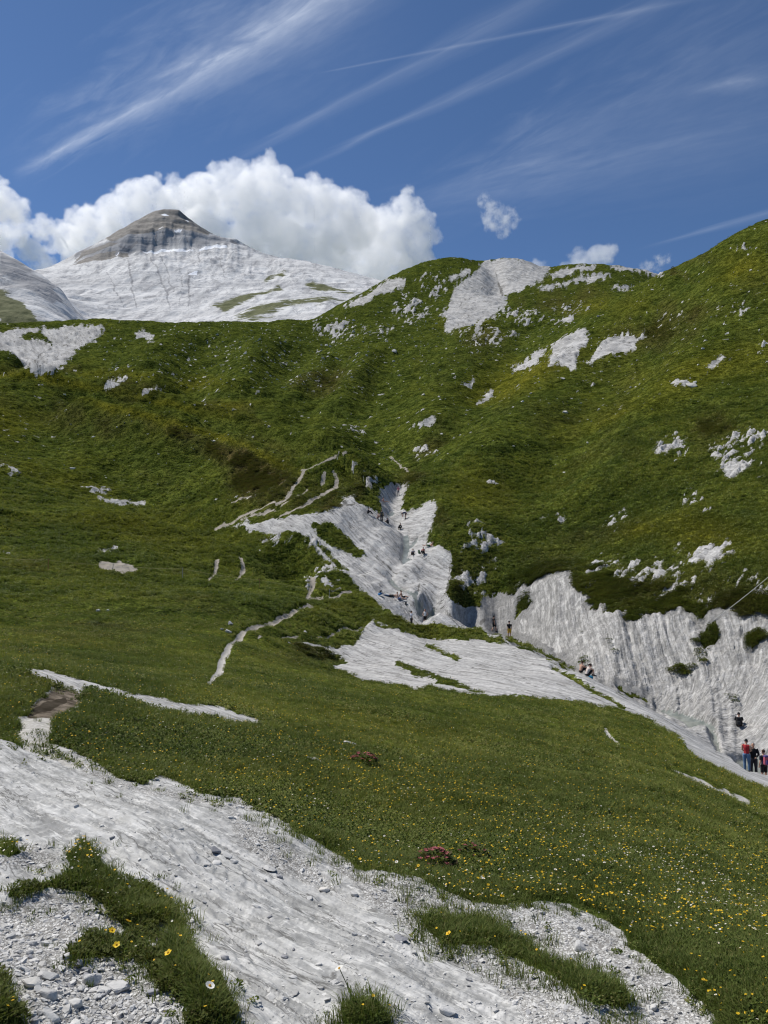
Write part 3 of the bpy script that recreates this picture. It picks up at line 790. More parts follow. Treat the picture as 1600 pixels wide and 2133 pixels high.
f_rk, f_pt, f_wa, f_r, f_slab, f_gorge = fa(rk_all), fa(pt_all), fa(wa_all), fa(Rg), fa(np.maximum(slab, bar)), fa(gorge)
f_cl = fa(cliff)
f_hr = fa(np.clip(hillrock, -60, 60))
cls = np.zeros(len(Q), int)
cls[(f_r >= 62)] = 1
cls[(f_r >= 150)] = 2
cls[(f_hr > 0) & (f_r > 60)] = 6
cls[(f_rk > 0) & (f_r < 25)] = 3
cls[(f_gorge > 0)] = 4
cls[(f_gorge > 0) & (f_cl > .4)] = 5
cls[(f_pt > 0) & (f_gorge < 0)] = 7
cls[f_wa > .1] = 8
# ------------------------------------------------------------------ terrain: material and meshes


def terrain_material():
    m = bpy.data.materials.new('alpine_ground')
    m.use_nodes = True
    q = NT(m.node_tree)
    bs = m.node_tree.nodes['Principled BSDF']
    P = q.n('ShaderNodeNewGeometry').outputs['Position']
    rk, pt, so_, he, ye, fr, pale, dk, gv = [q.attr(n) for n in ('rk', 'pt', 'so', 'he', 'ye', 'far', 'pale', 'dk', 'gv')]
    gr = q.attr('gr', 'Vector')
    # turf
    n_l = q.noise(P, .045, 3, .6)
    n_m = q.noise(P, .5, 5, .7)
    n_f = q.noise(P, 4.0, 5, .7)
    g = q.mix(q.ramp(n_m, .32, .68), (.038, .054, .013), (.083, .103, .026))
    g = q.mix(q.math('MULTIPLY', q.ramp(n_l, .42, .7), .45), g, (.085, .102, .022))
    g = q.mix(q.math('MULTIPLY', ye, .8), g, (.13, .125, .018))
    g = q.mix(q.ramp(q.noise(P, .11, 3, .6), .38, .62), q.mix(1.0, g, (.85, .90, .85), 'MULTIPLY'), q.mix(1.0, g, (1.3, 1.27, 1.1), 'MULTIPLY'))
    hcol = q.mix(q.ramp(n_f, .35, .65), (.050, .038, .018), (.10, .080, .036))
    g = q.mix(q.math('MULTIPLY', he, q.ramp(n_f, .25, .6, .55, 1.0)), g, hcol)
    g = q.mix(q.ramp(n_f, .36, .68), q.mix(1.0, g, (.42, .46, .42), 'MULTIPLY'), q.mix(1.0, g, (1.6, 1.5, 1.25), 'MULTIPLY'))
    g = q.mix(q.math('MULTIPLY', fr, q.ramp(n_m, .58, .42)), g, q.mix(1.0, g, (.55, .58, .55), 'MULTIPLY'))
    # pinpoint blossoms and bits of stone too far away to be modelled
    vd = q.voro(P, 2.3)
    clump = q.ramp(n_l, .46, .62)
    spk = q.math('MULTIPLY', q.math('LESS_THAN', vd, .11), q.math('MULTIPLY', clump, fr))
    g = q.mix(q.math('MULTIPLY', spk, .5), g, (.34, .34, .18))
    # rock
    st1 = q.noise(gr, 1.0, 6, .64, .06)
    st2 = q.noise(gr, 3.3, 4, .6, .05)
    rn = q.noise(P, .8, 6, .68)
    rn2 = q.noise(P, 17, 5, .72)
    p_r = q.mix(q.ramp(st1, .34, .66), (.27, .268, .264), (.475, .472, .466))
    p_r = q.mix(q.math('MULTIPLY', q.ramp(rn, .5, .72), .55), p_r, (.30, .29, .275))
    p_r = q.mix(q.math('MULTIPLY', q.ramp(st2, .55, .64), .45), p_r, (.53, .525, .51))
    cr = q.math('ABSOLUTE', q.math('SUBTRACT', q.noise(gr, .62, 4, .66, .35), .5))
    p_r = q.mix(q.math('MULTIPLY', q.ramp(cr, .020, .0), q.math('MULTIPLY', q.ramp(rn, .42, .58), .85)), p_r, (.10, .098, .088))
    f_r = q.mix(q.ramp(st1, .38, .62), (.245, .248, .245), (.45, .452, .446))
    f_r = q.mix(q.ramp(st2, .55, .64), f_r, (.52, .522, .51))
    f_r = q.mix(q.math('MULTIPLY', q.ramp(rn2, .5, .64), .5), f_r, (.60, .60, .585))
    f_r = q.mix(q.math('MULTIPLY', q.ramp(rn, .52, .7), .45), f_r, (.47, .47, .46))
    gva = q.n('ShaderNodeTexVoronoi', feature='F1')
    q.put(gva.inputs['Vector'], P)
    gva.inputs['Scale'].default_value = 75
    sep = q.n('ShaderNodeSeparateColor')
    q.put(sep.inputs[0], gva.outputs['Color'])
    peb = q.mix(q.ramp(sep.outputs[0], .1, .9), (.34, .34, .33), (.56, .56, .55))
    peb = q.mix(q.ramp(gva.outputs['Distance'], .38, .62), peb, (.21, .205, .195))
    f_r = q.mix(q.ramp(q.math('ADD', gv, q.math('MULTIPLY', q.math('SUBTRACT', rn, .5), 2.6)), -.2, .3), f_r, peb)
    r = q.mix(pale, f_r, p_r)
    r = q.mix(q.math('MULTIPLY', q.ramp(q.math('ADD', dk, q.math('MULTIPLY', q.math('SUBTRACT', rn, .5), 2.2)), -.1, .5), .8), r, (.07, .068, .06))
    r = q.mix(q.math('MULTIPLY', q.ramp(cr, .016, .0), q.ramp(rn, .40, .55, 0, .75)), r, (.085, .083, .078))
    clv = q.mix(q.ramp(q.math('ADD', q.math('MULTIPLY', st2, .55), q.math('MULTIPLY', rn, .45)), .42, .58), (.21, .208, .20), (.47, .463, .45))
    clv = q.mix(q.ramp(st1, .40, .62), q.mix(1.0, clv, (.75, .75, .75), 'MULTIPLY'), clv)
    clv = q.mix(q.math('MULTIPLY', q.ramp(q.math('ABSOLUTE', q.math('SUBTRACT', rn, .5)), .018, .0), .7), clv, (.10, .098, .09))
    r = q.mix(q.math('MULTIPLY', q.attr('cl'), .72), r, clv)
    r = q.mix(1.0, r, q.mix(q.ramp(n_f, .34, .66), (.80, .79, .765), (1.14, 1.125, 1.10)), 'MULTIPLY')
    # gravel path and bare soil
    pg = q.mix(q.ramp(rn2, .3, .7), (.30, .285, .255), (.50, .485, .45))
    pg = q.mix(q.math('MULTIPLY', q.ramp(fr, .2, .9), .7), pg, (.27, .235, .185))
    sg = q.mix(q.ramp(n_f, .3, .7), (.045, .036, .027), (.22, .185, .145))
    pcol = q.mix(q.ramp(q.math('ADD', so_, q.math('SUBTRACT', n_f, .5)), -.15, .3), pg, sg)
    pcol = q.mix(q.math('MULTIPLY', q.ramp(q.math('ADD', dk, q.math('SUBTRACT', n_f, .5)), -.1, .4), .8), pcol, (.030, .025, .018))
    # ragged borders
    brk = q.math('ADD', q.math('MULTIPLY', q.math('SUBTRACT', rn, .5), q.ramp(fr, 0, 1, .5, 2.5)), q.math('MULTIPLY', q.math('SUBTRACT', n_f, .5), 1.3))
    frk = q.ramp(q.math('ADD', rk, brk), -.12, .12)
    fpt = q.ramp(q.math('ADD', pt, q.math('MULTIPLY', brk, .8)), -.15, .2)
    c = q.mix(frk, g, r)
    c = q.mix(fpt, c, pcol)
    q.put(bs.inputs['Base Color'], c)
    bs.inputs['Roughness'].default_value = .9
    q.put(bs.inputs['Specular IOR Level'], q.math('MULTIPLY', frk, .15))
    # relief
    hn = q.math('ADD', q.math('MULTIPLY', q.noise(gr, 1.0, 4, .64), 1.3), q.math('MULTIPLY', q.noise(P, 17, 3, .7), .5))
    b1 = q.n('ShaderNodeBump')
    b1.inputs['Strength'].default_value = .8
    b1.inputs['Distance'].default_value = .022
    q.put(b1.inputs['Height'], q.math('MULTIPLY', hn, q.math('SUBTRACT', 1.0, fr)))
    b2 = q.n('ShaderNodeBump')
    b2.inputs['Strength'].default_value = .7
    b2.inputs['Distance'].default_value = .40
    q.put(b2.inputs['Height'], q.math('MULTIPLY', q.math('ADD', q.noise(P, .9, 4, .75), q.math('MULTIPLY', q.noise(gr, 1.2, 3, .65), .7)), fr))
    q.put(b2.inputs['Normal'], b1.outputs[0])
    q.put(bs.inputs['Normal'], b2.outputs[0])
    return m


def water_material():
    m = bpy.data.materials.new('stream_water')
    m.use_nodes = True
    q = NT(m.node_tree)
    bs = m.node_tree.nodes['Principled BSDF']
    P = q.n('ShaderNodeNewGeometry').outputs['Position']
    n = q.noise(P, 1.1, 5, .6)
    q.put(bs.inputs['Base Color'], q.mix(q.ramp(n, .3, .7), (.13, .145, .125), (.26, .27, .24)))
    bs.inputs['Roughness'].default_value = .12
    bs.inputs['IOR'].default_value = 1.33
    b = q.n('ShaderNodeBump')
    b.inputs['Strength'].default_value = .5
    b.inputs['Distance'].default_value = .06
    q.put(b.inputs['Height'], q.noise(P, 3.5, 4, .6))
    q.put(bs.inputs['Normal'], b.outputs[0])
    return m


M_GROUND = terrain_material()
M_WATER = water_material()
NAMES = {0: 'meadow', 1: 'valley_ground', 2: 'grassy_hill', 3: 'rock_slab', 4: 'gorge_rock', 5: 'rock_cliff', 6: 'hillside_outcrop', 7: 'path', 8: 'stream'}
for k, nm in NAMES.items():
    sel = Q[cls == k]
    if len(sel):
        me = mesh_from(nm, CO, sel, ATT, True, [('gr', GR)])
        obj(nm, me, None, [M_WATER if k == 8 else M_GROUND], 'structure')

# ------------------------------------------------------------------ the white mountain
MC = [(-200, 470, 1750), (0, 521, 1700), (40, 545, 1680), (90, 575, 1650), (125, 602, 1620), (148, 640, 1560), (160, 680, 1500), (60, 600, 1500), (0, 600, 1450), (-150, 600, 1400), (0, 660, 1250), (80, 650, 1300), (120, 690, 1250),
      (-200, 500, 1900), (0, 548, 1860), (40, 568, 1850), (90, 596, 1820), (130, 625, 1790), (152, 660, 1700),
      (0, 600, 2400), (60, 575, 2600), (85, 561, 2750), (145, 552, 2900), (165, 525, 3050), (215, 503, 3080), (270, 471, 3140), (320, 448, 3180), (345, 441, 3200), (372, 441, 3200), (386, 456, 3190), (420, 478, 3150), (442, 491, 3120), (470, 498, 3090), (490, 501, 3060), (494, 514, 3000), (530, 531, 2900), (570, 540, 2850), (600, 541, 2750), (650, 549, 2650), (682, 557, 2600), (740, 575, 2500), (782, 586, 2400), (850, 600, 2300), (950, 620, 2200),
      (-100, 640, 3400), (85, 580, 3400), (165, 560, 3600), (270, 510, 3700), (345, 470, 3700), (372, 470, 3700), (440, 515, 3600), (496, 535, 3600), (570, 565, 3500), (682, 580, 3300), (782, 605, 3200), (950, 640, 3200),
      (345, 462, 3110), (380, 470, 3100), (300, 470, 3090), (345, 483, 2990), (270, 488, 2990), (310, 484, 2990), (400, 488, 2990), (440, 497, 3000), (215, 508, 3000), (345, 520, 2930), (270, 528, 2920), (310, 522, 2930), (400, 518, 2930), (440, 518, 2930), (480, 516, 2930), (190, 536, 2930), (225, 538, 2900), (345, 534, 2700), (260, 544, 2690), (430, 540, 2680), (300, 538, 2700),
      (180, 560, 2700), (300, 570, 2480), (420, 575, 2480), (200, 610, 2250), (320, 620, 2150), (440, 620, 2120), (180, 665, 1850), (320, 668, 1800), (440, 665, 1700), (560, 570, 2550), (560, 620, 2000), (560, 660, 1500), (680, 590, 2250), (680, 630, 1700), (680, 665, 1300), (780, 615, 2000), (780, 660, 1300), (900, 660, 1300),
      (100, 720, 1150), (300, 720, 1150), (500, 720, 1100), (700, 710, 1050), (900, 700, 1050), (-150, 720, 1100)]
mau = (np.arange(-260, 1050, 2.4) - 800) / F
mrv = np.geomspace(1050, 3800, 430)
mE = rbf([(elev(a, b)[0], r, elev(a, b)[1]) for a, b, r in MC], mau, mrv, .04, 150.0, 6.0)
mth = np.arctan(mau)
MX = mrv[:, None] * np.sin(mth)[None]
MY = mrv[:, None] * np.cos(mth)[None]
MR = np.repeat(mrv[:, None], len(mau), 1)
MZ = mE.astype(float) * MR
mpx, mpy = project(MX, MY, MZ)
edge_keep = .35 + .65 * sstep(0, 40, mpy - np.interp(mpx, [0, 90, 145, 165, 215, 270, 320, 345, 372, 420, 490, 530, 600, 740, 950], [521, 570, 552, 525, 503, 471, 448, 441, 441, 478, 502, 531, 541, 575, 620]))
lay = MZ / 58 + 1.1 * fbm(MX / 500, MY / 500, 4, 76)
lf = lay - np.floor(lay)
MZ += 58 * (np.floor(lay) + sstep(.5, 1.0, lf) - lay + .36) * .28 * np.clip(.5 + 1.2 * fbm(MX / 300, MY / 300, 3, 77), 0, 1) * sstep(2450, 2900, MR) * sstep(-90, -180, MX - 0 * MX - 900 + 700)
MZ += 20 * (sstep(.6, 1.0, lf) - lf + .4) * (1 - sstep(2450, 2900, MR)) * .3 * np.clip(1.5 * fbm(MX / 250, MY / 250, 3, 78), 0, 1)
MZ += edge_keep * sstep(2300, 2900, MR) * 15 * np.abs(fbm(np.arctan(MX / MY) * 70, MY / 900, 4, 79, .6))
MZ += edge_keep * (16 * fbm(MX / 240, MY / 240, 5, 71, .55) + 9 * np.abs(fbm(MX / 90, MY / 420, 4, 72)) + 3.5 * fbm(MX / 30, MY / 30, 4, 73, .6))
mfl = Field(mpx + fbm(MX / 60, MY / 60, 3, 74) * 5, mpy + fbm(MX / 60, MY / 60, 3, 75) * 4, np.ones_like(mpx, bool))
mN = np.full(mpx.shape, -60.0, np.float32)
scree, snow, green, crack, band_ = mN.copy(), mN.copy(), mN.copy(), mN.copy(), mN.copy()
mfl.poly(band_, [(150, 550), (180, 522), (262, 484), (345, 478), (430, 488), (500, 508), (470, 517), (400, 519), (340, 521), (300, 523), (270, 532), (240, 540), (180, 552)])
for pl in [[(0, 525), (60, 560), (110, 600), (135, 640), (100, 640), (50, 600), (0, 570)]]:
    mfl.poly(band_, pl)
    band_[:] = np.minimum(band_, 4)
for pl in [[(150, 552), (175, 535), (250, 505), (215, 500), (270, 465), (345, 430), (375, 430), (395, 455), (445, 486), (430, 492), (400, 487), (370, 480), (320, 482), (290, 488), (262, 490), (215, 510), (170, 527)], [(150, 552), (205, 528), (245, 522), (240, 540), (180, 552)], [(244, 540), (250, 525), (272, 527), (268, 538)]]:
    mfl.poly(scree, pl)
for pl in [[(336, 449), (346, 445), (354, 450), (344, 455)], [(383, 460), (392, 461), (390, 465)], [(362, 486), (381, 484), (378, 491), (366, 489)], [(326, 478), (338, 475), (340, 479)], [(388, 577), (412, 571), (410, 578)], [(238, 538), (254, 523), (250, 530)]]:
    mfl.poly(snow, pl)
mfl.line(snow, [(415, 524, 3), (440, 521, 6), (470, 519, 4)], lim=MR > 2300)
mfl.line(snow, [(300, 525, 2), (345, 527, 4), (400, 525, 3)], lim=MR > 2300)
for pl in [[(545, 586), (565, 573), (600, 566), (590, 578)], [(628, 590), (650, 584), (690, 595), (735, 612), (700, 610), (650, 603)], [(440, 640), (500, 618), (580, 598), (590, 606), (520, 630), (470, 655)], [(480, 662), (560, 640), (680, 622), (720, 628), (600, 648), (520, 668)],
           [(0, 605), (40, 625), (75, 660), (85, 700), (40, 690), (0, 665), (-100, 660)], [(0, 655), (40, 675), (0, 680)]]:
    mfl.poly(green, pl)
crp = [[(262, 525, 2), (268, 560, 4), (276, 600, 5), (285, 640, 3)], [(305, 530, 2), (325, 560, 4), (345, 600, 5), (352, 650, 3)], [(330, 530, 3), (345, 560, 3), (362, 610, 3)], [(415, 528, 4), (412, 555, 3)], [(432, 530, 3), (440, 560, 2)], [(392, 575, 5), (394, 620, 5), (392, 645, 2)], [(220, 560, 2), (240, 600, 4), (258, 640, 3)], [(325, 485, 4), (327, 510, 4)], [(338, 485, 4), (345, 512, 3)], [(386, 495, 3), (394, 520, 3)], [(455, 530, 2), (462, 560, 3), (470, 585, 2)], [(250, 515, 4), (268, 520, 9), (285, 508, 7)], [(480, 505, 5), (493, 512, 6)], [(345, 610, 5), (360, 600, 9), (370, 597, 4)], [(300, 625, 5), (318, 622, 8), (335, 624, 4)], [(366, 540, 2), (380, 590, 3), (372, 640, 2)], [(155, 540, 4), (165, 527, 7), (176, 524, 3)]]
for ln in crp:
    mfl.line(crack, ln, lim=MR > 1700)
mme = mesh_from('mountain', np.stack([MX, MY, MZ], -1).reshape(-1, 3),
                (lambda i: np.stack([i[:-1, :-1], i[:-1, 1:], i[1:, 1:], i[1:, :-1]], -1).reshape(-1, 4))(np.arange(MX.size).reshape(MX.shape)),
                [('scree', np.clip(scree / 5, -1, 1).ravel()), ('snow', np.clip(snow / 1.5, -1, 1).ravel()), ('green', np.clip(green / 9, -1, 1).ravel()), ('crack', np.clip(crack / 2.5, -1, 1).ravel()), ('tone', np.clip(band_ / 8, -1, 1).ravel())])


def mountain_material():
    m = bpy.data.materials.new('mountain_rock')
    m.use_nodes = True
    q = NT(m.node_tree)
    bs = m.node_tree.nodes['Principled BSDF']
    P = q.n('ShaderNodeNewGeometry').outputs['Position']
    st = q.vec('MULTIPLY', P, (.030, .008, .006))
    la = q.vec('MULTIPLY', P, (.003, .003, .05))
    n1, n2, n3 = q.noise(P, .006, 6, .6), q.noise(st, 1, 6, .65, .3), q.noise(la, 1, 5, .6, .4)
    c = q.mix(q.ramp(n1, .35, .65), (.50, .497, .49), (.66, .655, .64))
    c = q.mix(q.math('MULTIPLY', q.ramp(n2, .48, .66), .8), c, (.28, .28, .285))
    c = q.mix(q.math('MULTIPLY', q.ramp(n3, .52, .66), .5), c, (.33, .33, .335))
    c = q.mix(q.math('MULTIPLY', q.ramp(q.math('ADD', q.attr('tone'), q.math('MULTIPLY', q.math('SUBTRACT', n2, .5), 3.0)), -.35, .5), .9), c, q.mix(n3, (.16, .16, .165), (.40, .40, .41)))
    th_ = q.math('ABSOLUTE', q.math('SUBTRACT', q.noise(q.vec('MULTIPLY', P, (.012, .005, .012)), 1, 6, .65, .8), .5))
    c = q.mix(q.math('MULTIPLY', q.ramp(th_, .018, .0), .6), c, (.2, .2, .215))
    d = q.noise(P, .04, 5, .65)
    dn = q.math('SUBTRACT', d, .5)
    g = q.mix(q.ramp(d, .35, .65), (.075, .085, .03), (.12, .125, .055))
    c = q.mix(q.ramp(q.math('ADD', q.attr('green'), q.math('MULTIPLY', q.math('SUBTRACT', q.noise(q.vec('MULTIPLY', P, (.02, .02, .06)), 1, 5, .7), .5), 3.2)), -.1, .35), c, g)
    sc = q.mix(q.ramp(d, .35, .65), (.17, .158, .142), (.27, .25, .225))
    c = q.mix(q.ramp(q.math('ADD', q.attr('scree'), q.math('MULTIPLY', dn, 1.6)), -.15, .25), c, sc)
    c = q.mix(q.math('MULTIPLY', q.ramp(q.math('ADD', q.attr('crack'), q.math('MULTIPLY', dn, 2.6)), -.2, .5), .55), c, (.13, .13, .14))
    c = q.mix(q.ramp(q.attr('snow'), -.3, .2), c, (.86, .87, .89))
    q.put(bs.inputs['Base Color'], c)
    bs.inputs['Roughness'].default_value = .9
    bs.inputs['Specular IOR Level'].default_value = .1
    b = q.n('ShaderNodeBump')
    b.inputs['Strength'].default_value = .45
    b.inputs['Distance'].default_value = 9
    q.put(b.inputs['Height'], q.math('ADD', q.math('ADD', n2, n3), q.math('MULTIPLY', d, .6)))
    q.put(bs.inputs['Normal'], b.outputs[0])
    return m


obj('mountain', mme, None, [mountain_material()], 'structure')

# a broad base so that nothing floats over a void
gm = bpy.data.meshes.new('terrain_base')
gm.from_pydata([(-9000, -3000, -420), (9000, -3000, -420), (9000, 15000, -420), (-9000, 15000, -420)], [], [(0, 1, 2, 3)])
for nm, v in [('rk', -1.0), ('pt', -1.0), ('so', -1.0), ('he', .2), ('ye', 0.), ('far', 1.0), ('pale', 1.0), ('dk', -1.0), ('gv', -1.0)]:
    gm.attributes.new(nm, 'FLOAT', 'POINT').data.foreach_set('value', [v] * 4)
obj('terrain_base', gm, None, [M_GROUND], 'structure')
# ------------------------------------------------------------------ cumulus


def cloud_material(dens, lo=.36, hi=.56, sc=.010):
    m = bpy.data.materials.new('cloud')
    m.use_nodes = True
    q = NT(m.node_tree)
    q.t.nodes.remove(q.t.nodes['Principled BSDF'])
    v = q.n('ShaderNodeVolumePrincipled')
    q.t.links.new(v.outputs[0], q.t.nodes['Material Output'].inputs['Volume'])
    v.inputs['Color'].default_value = (.999, .999, .999, 1)
    v.inputs['Anisotropy'].default_value = .35
    co = q.n('ShaderNodeTexCoord').outputs['Object']
    nz = q.noise(co, sc, 5, .66)
    q.put(v.inputs['Density'], q.math('MULTIPLY', q.ramp(nz, lo, hi, 0, dens), q.attr('density')))
    return m


def cloud(name, blobs, dist, mat, voxel, seed, sub=3, spread=220):
    r_ = random.Random(seed)
    pts, rad = [], []

    def add(c, r, lvl):
        pts.append(tuple(c))
        rad.append(r)
        if lvl == 0:
            return
        for _ in range((0, 7, 9, 11)[lvl]):
            v = Vector((r_.gauss(0, 1), r_.gauss(0, 1), r_.gauss(0, 1) + .25)).normalized()
            add(c + v * r * r_.uniform(.75, 1.0), r * r_.uniform(.28, .5), lvl - 1)
    for bx_, by_, br in blobs:
        dd = dist + r_.uniform(-spread, spread)
        add(ray(bx_, by_) * dd, br / F * dd * .72, sub)
    me = bpy.data.meshes.new(name)
    me.from_pydata(pts, [], [])
    me.attributes.new('rad', 'FLOAT', 'POINT').data.foreach_set('value', np.array(rad, 'f'))
    o = obj(name, me, None, [], 'stuff')
    g = bpy.data.node_groups.new(name, 'GeometryNodeTree')
    g.interface.new_socket('Geometry', in_out='INPUT', socket_type='NodeSocketGeometry')
    g.interface.new_socket('Geometry', in_out='OUTPUT', socket_type='NodeSocketGeometry')
    N, L = g.nodes.new, g.links.new
    i, oo = N('NodeGroupInput'), N('NodeGroupOutput')
    at = N('GeometryNodeInputNamedAttribute')
    at.data_type = 'FLOAT'
    at.inputs[0].default_value = 'rad'
    mp, pv, sm = N('GeometryNodeMeshToPoints'), N('GeometryNodePointsToVolume'), N('GeometryNodeSetMaterial')
    L(i.outputs[0], mp.inputs['Mesh'])
    L(at.outputs[0], mp.inputs['Radius'])
    pv.resolution_mode = 'VOXEL_SIZE'
    L(mp.outputs[0], pv.inputs['Points'])
    pv.inputs['Voxel Size'].default_value = voxel
    pv.inputs['Density'].default_value = 1
    L(at.outputs[0], pv.inputs['Radius'])
    sm.inputs['Material'].default_value = mat
    L(pv.outputs[0], sm.inputs[0])
    L(sm.outputs[0], oo.inputs[0])
    o.modifiers.new('volume', 'NODES').node_group = g
    o['label'] = 'white cumulus cloud'
    return o


CM = cloud_material(.0075, .31, .58)
cloud('cumulus_cloud', [(545, 400, 80), (480, 410, 75), (420, 410, 70), (360, 440, 75), (290, 420, 68), (240, 450, 65), (620, 425, 75), (680, 440, 80), (740, 470, 75), (800, 480, 70), (845, 440, 50), (865, 490, 60), (190, 480, 65), (140, 500, 50), (90, 480, 40), (40, 440, 36), (5, 425, 56), (-60, 430, 80), (30, 480, 45), (-20, 500, 60), (60, 520, 40),
                        (560, 500, 110), (680, 530, 100), (790, 550, 90), (870, 545, 55), (430, 520, 100), (250, 530, 80), (170, 545, 60), (620, 590, 90), (760, 600, 70), (90, 560, 40)], 6200, CM, 11, 3)
CM2 = cloud_material(.012, .40, .62, .014)
cloud('cumulus_cloud', [(1245, 535, 38), (1210, 545, 36), (1275, 522, 22), (1180, 560, 26), (1120, 560, 26)], 5200, CM, 11, 8, 3, 60)
CM3 = cloud_material(.009, .42, .66, .022)
cloud('cumulus_cloud', [(1030, 455, 40), (1058, 455, 34), (1010, 420, 26), (1048, 482, 26), (1030, 432, 24)], 4800, CM3, 11, 9, 3, 40)
cloud('cumulus_cloud', [(1350, 556, 24), (1372, 548, 24), (1388, 540, 18)], 4800, CM3, 11, 10, 2, 20)
# ------------------------------------------------------------------ grass, shrubs, flowers, chips: what nobody could count


class MB:
    """collects faces for one mesh"""
    def __init__(s):
        s.v, s.f, s.m = [], [], []

    def poly(s, pts, mat=0):
        n = len(s.v)
        s.v += [tuple(p) for p in pts]
        s.f.append(tuple(range(n, n + len(pts))))
        s.m.append(mat)

    def blade(s, base, yaw, h, lean, wd, mat=0, curl=1.0):
        dx, dy = math.cos(yaw), math.sin(yaw)
        sx, sy = -dy * wd, dx * wd
        x, y, z = base
        m1 = (x + dx * lean * .35, y + dy * lean * .35, z + h * .6)
        tip = (x + dx * lean, y + dy * lean, z + h * (1 - .25 * curl * lean / max(h, .01)))
        s.poly([(x - sx, y - sy, z), (x + sx, y + sy, z), (m1[0] + sx * .75, m1[1] + sy * .75, m1[2]), (m1[0] - sx * .75, m1[1] - sy * .75, m1[2])], mat)
        s.poly([(m1[0] - sx * .75, m1[1] - sy * .75, m1[2]), (m1[0] + sx * .75, m1[1] + sy * .75, m1[2]), tip], mat)

    def leaf(s, c, yaw, tilt, L_, wd, mat=0):
        d = Vector((math.cos(yaw) * math.cos(tilt), math.sin(yaw) * math.cos(tilt), math.sin(tilt)))
        sd_ = Vector((-math.sin(yaw), math.cos(yaw), 0)) * wd
        c = Vector(c)
        s.poly([c, c + d * L_ * .5 + sd_, c + d * L_, c + d * L_ * .5 - sd_], mat)

    def mesh(s, name):
        me = bpy.data.meshes.new(name)
        me.from_pydata(s.v, [], s.f)
        if any(s.m):
            me.polygons.foreach_set('material_index', s.m)
        me.update()
        return me


def tuft(seed, n, h, spread, wd, dry=.12, lean=.6):
    r_ = random.Random(seed)
    b = MB()
    for _ in range(n):
        a, q = r_.uniform(0, 6.28), spread * math.sqrt(r_.random())
        hh = h * r_.uniform(.55, 1.1)
        b.blade((math.cos(a) * q, math.sin(a) * q, -.015), a + r_.uniform(-1, 1), hh, hh * r_.uniform(.15, lean), wd * r_.uniform(.7, 1.3), 1 if r_.random() < dry else 0)
    return b


def rosette(seed, n, size, height, mat=0):
    r_ = random.Random(seed)
    b = MB()
    for _ in range(n):
        a, q = r_.uniform(0, 6.28), size * math.sqrt(r_.random())
        b.leaf((math.cos(a) * q, math.sin(a) * q, r_.uniform(.0, height)), r_.uniform(0, 6.28), r_.uniform(-.1, 1.0), size * r_.uniform(.35, .7), size * r_.uniform(.10, .2), mat if r_.random() > .1 else 1)
    return b


def shrublet(seed, n, size, height, leaf):
    r_ = random.Random(seed)
    b = MB()
    for _ in range(n):
        a, q = r_.uniform(0, 6.28), math.sqrt(r_.random())
        z = height * math.sqrt(max(0, 1 - q * q)) * r_.uniform(.55, 1.05)
        b.leaf((math.cos(a) * q * size, math.sin(a) * q * size, z), a + r_.uniform(-1.2, 1.2), r_.uniform(-.2, 1.1), leaf * r_.uniform(.7, 1.4), leaf * r_.uniform(.25, .45), 1 if r_.random() < .12 else 0)
    return b


def flower_head(petals, rad, mat_p, mat_c, stem):
    b = MB()
    z = stem
    b.blade((0, 0, 0), .3, stem, .01, .0016, 0)
    for k in range(petals):
        a = 6.283 * k / petals
        d, t = Vector((math.cos(a), math.sin(a), .35)).normalized(), Vector((-math.sin(a), math.cos(a), 0))
        c = Vector((0, 0, z))
        b.poly([c, c + d * rad * .6 + t * rad * .42, c + d * rad, c + d * rad * .6 - t * rad * .42], mat_p)
    b.poly([(math.cos(6.283 * k / 6) * rad * .3, math.sin(6.283 * k / 6) * rad * .3, z + rad * .22) for k in range(6)], mat_c)
    return b


def hull(seed, n, sx, sy, sz):
    r_ = random.Random(seed)
    bm = bmesh.new()
    for _ in range(n):
        v = Vector((r_.gauss(0, 1), r_.gauss(0, 1), r_.gauss(0, 1)))
        v = v.normalized() * r_.uniform(.82, 1.0)
        # flat tops and broken sides
        v = Vector((max(-.75, min(.8, v.x)), max(-.8, min(.75, v.y)), max(-.55, min(.6, v.z))))
        bm.verts.new((v.x * sx, v.y * sy, v.z * sz))
    bmesh.ops.convex_hull(bm, input=bm.verts)
    bmesh.ops.delete(bm, geom=[v for v in bm.verts if not v.link_faces], context='VERTS')
    return bm


def hull_mb(seed, n, sx, sy, sz):
    bm = hull(seed, n, sx, sy, sz)
    b = MB()
    for f in bm.faces:
        b.poly([v.co for v in f.verts])
    bm.free()
    return b


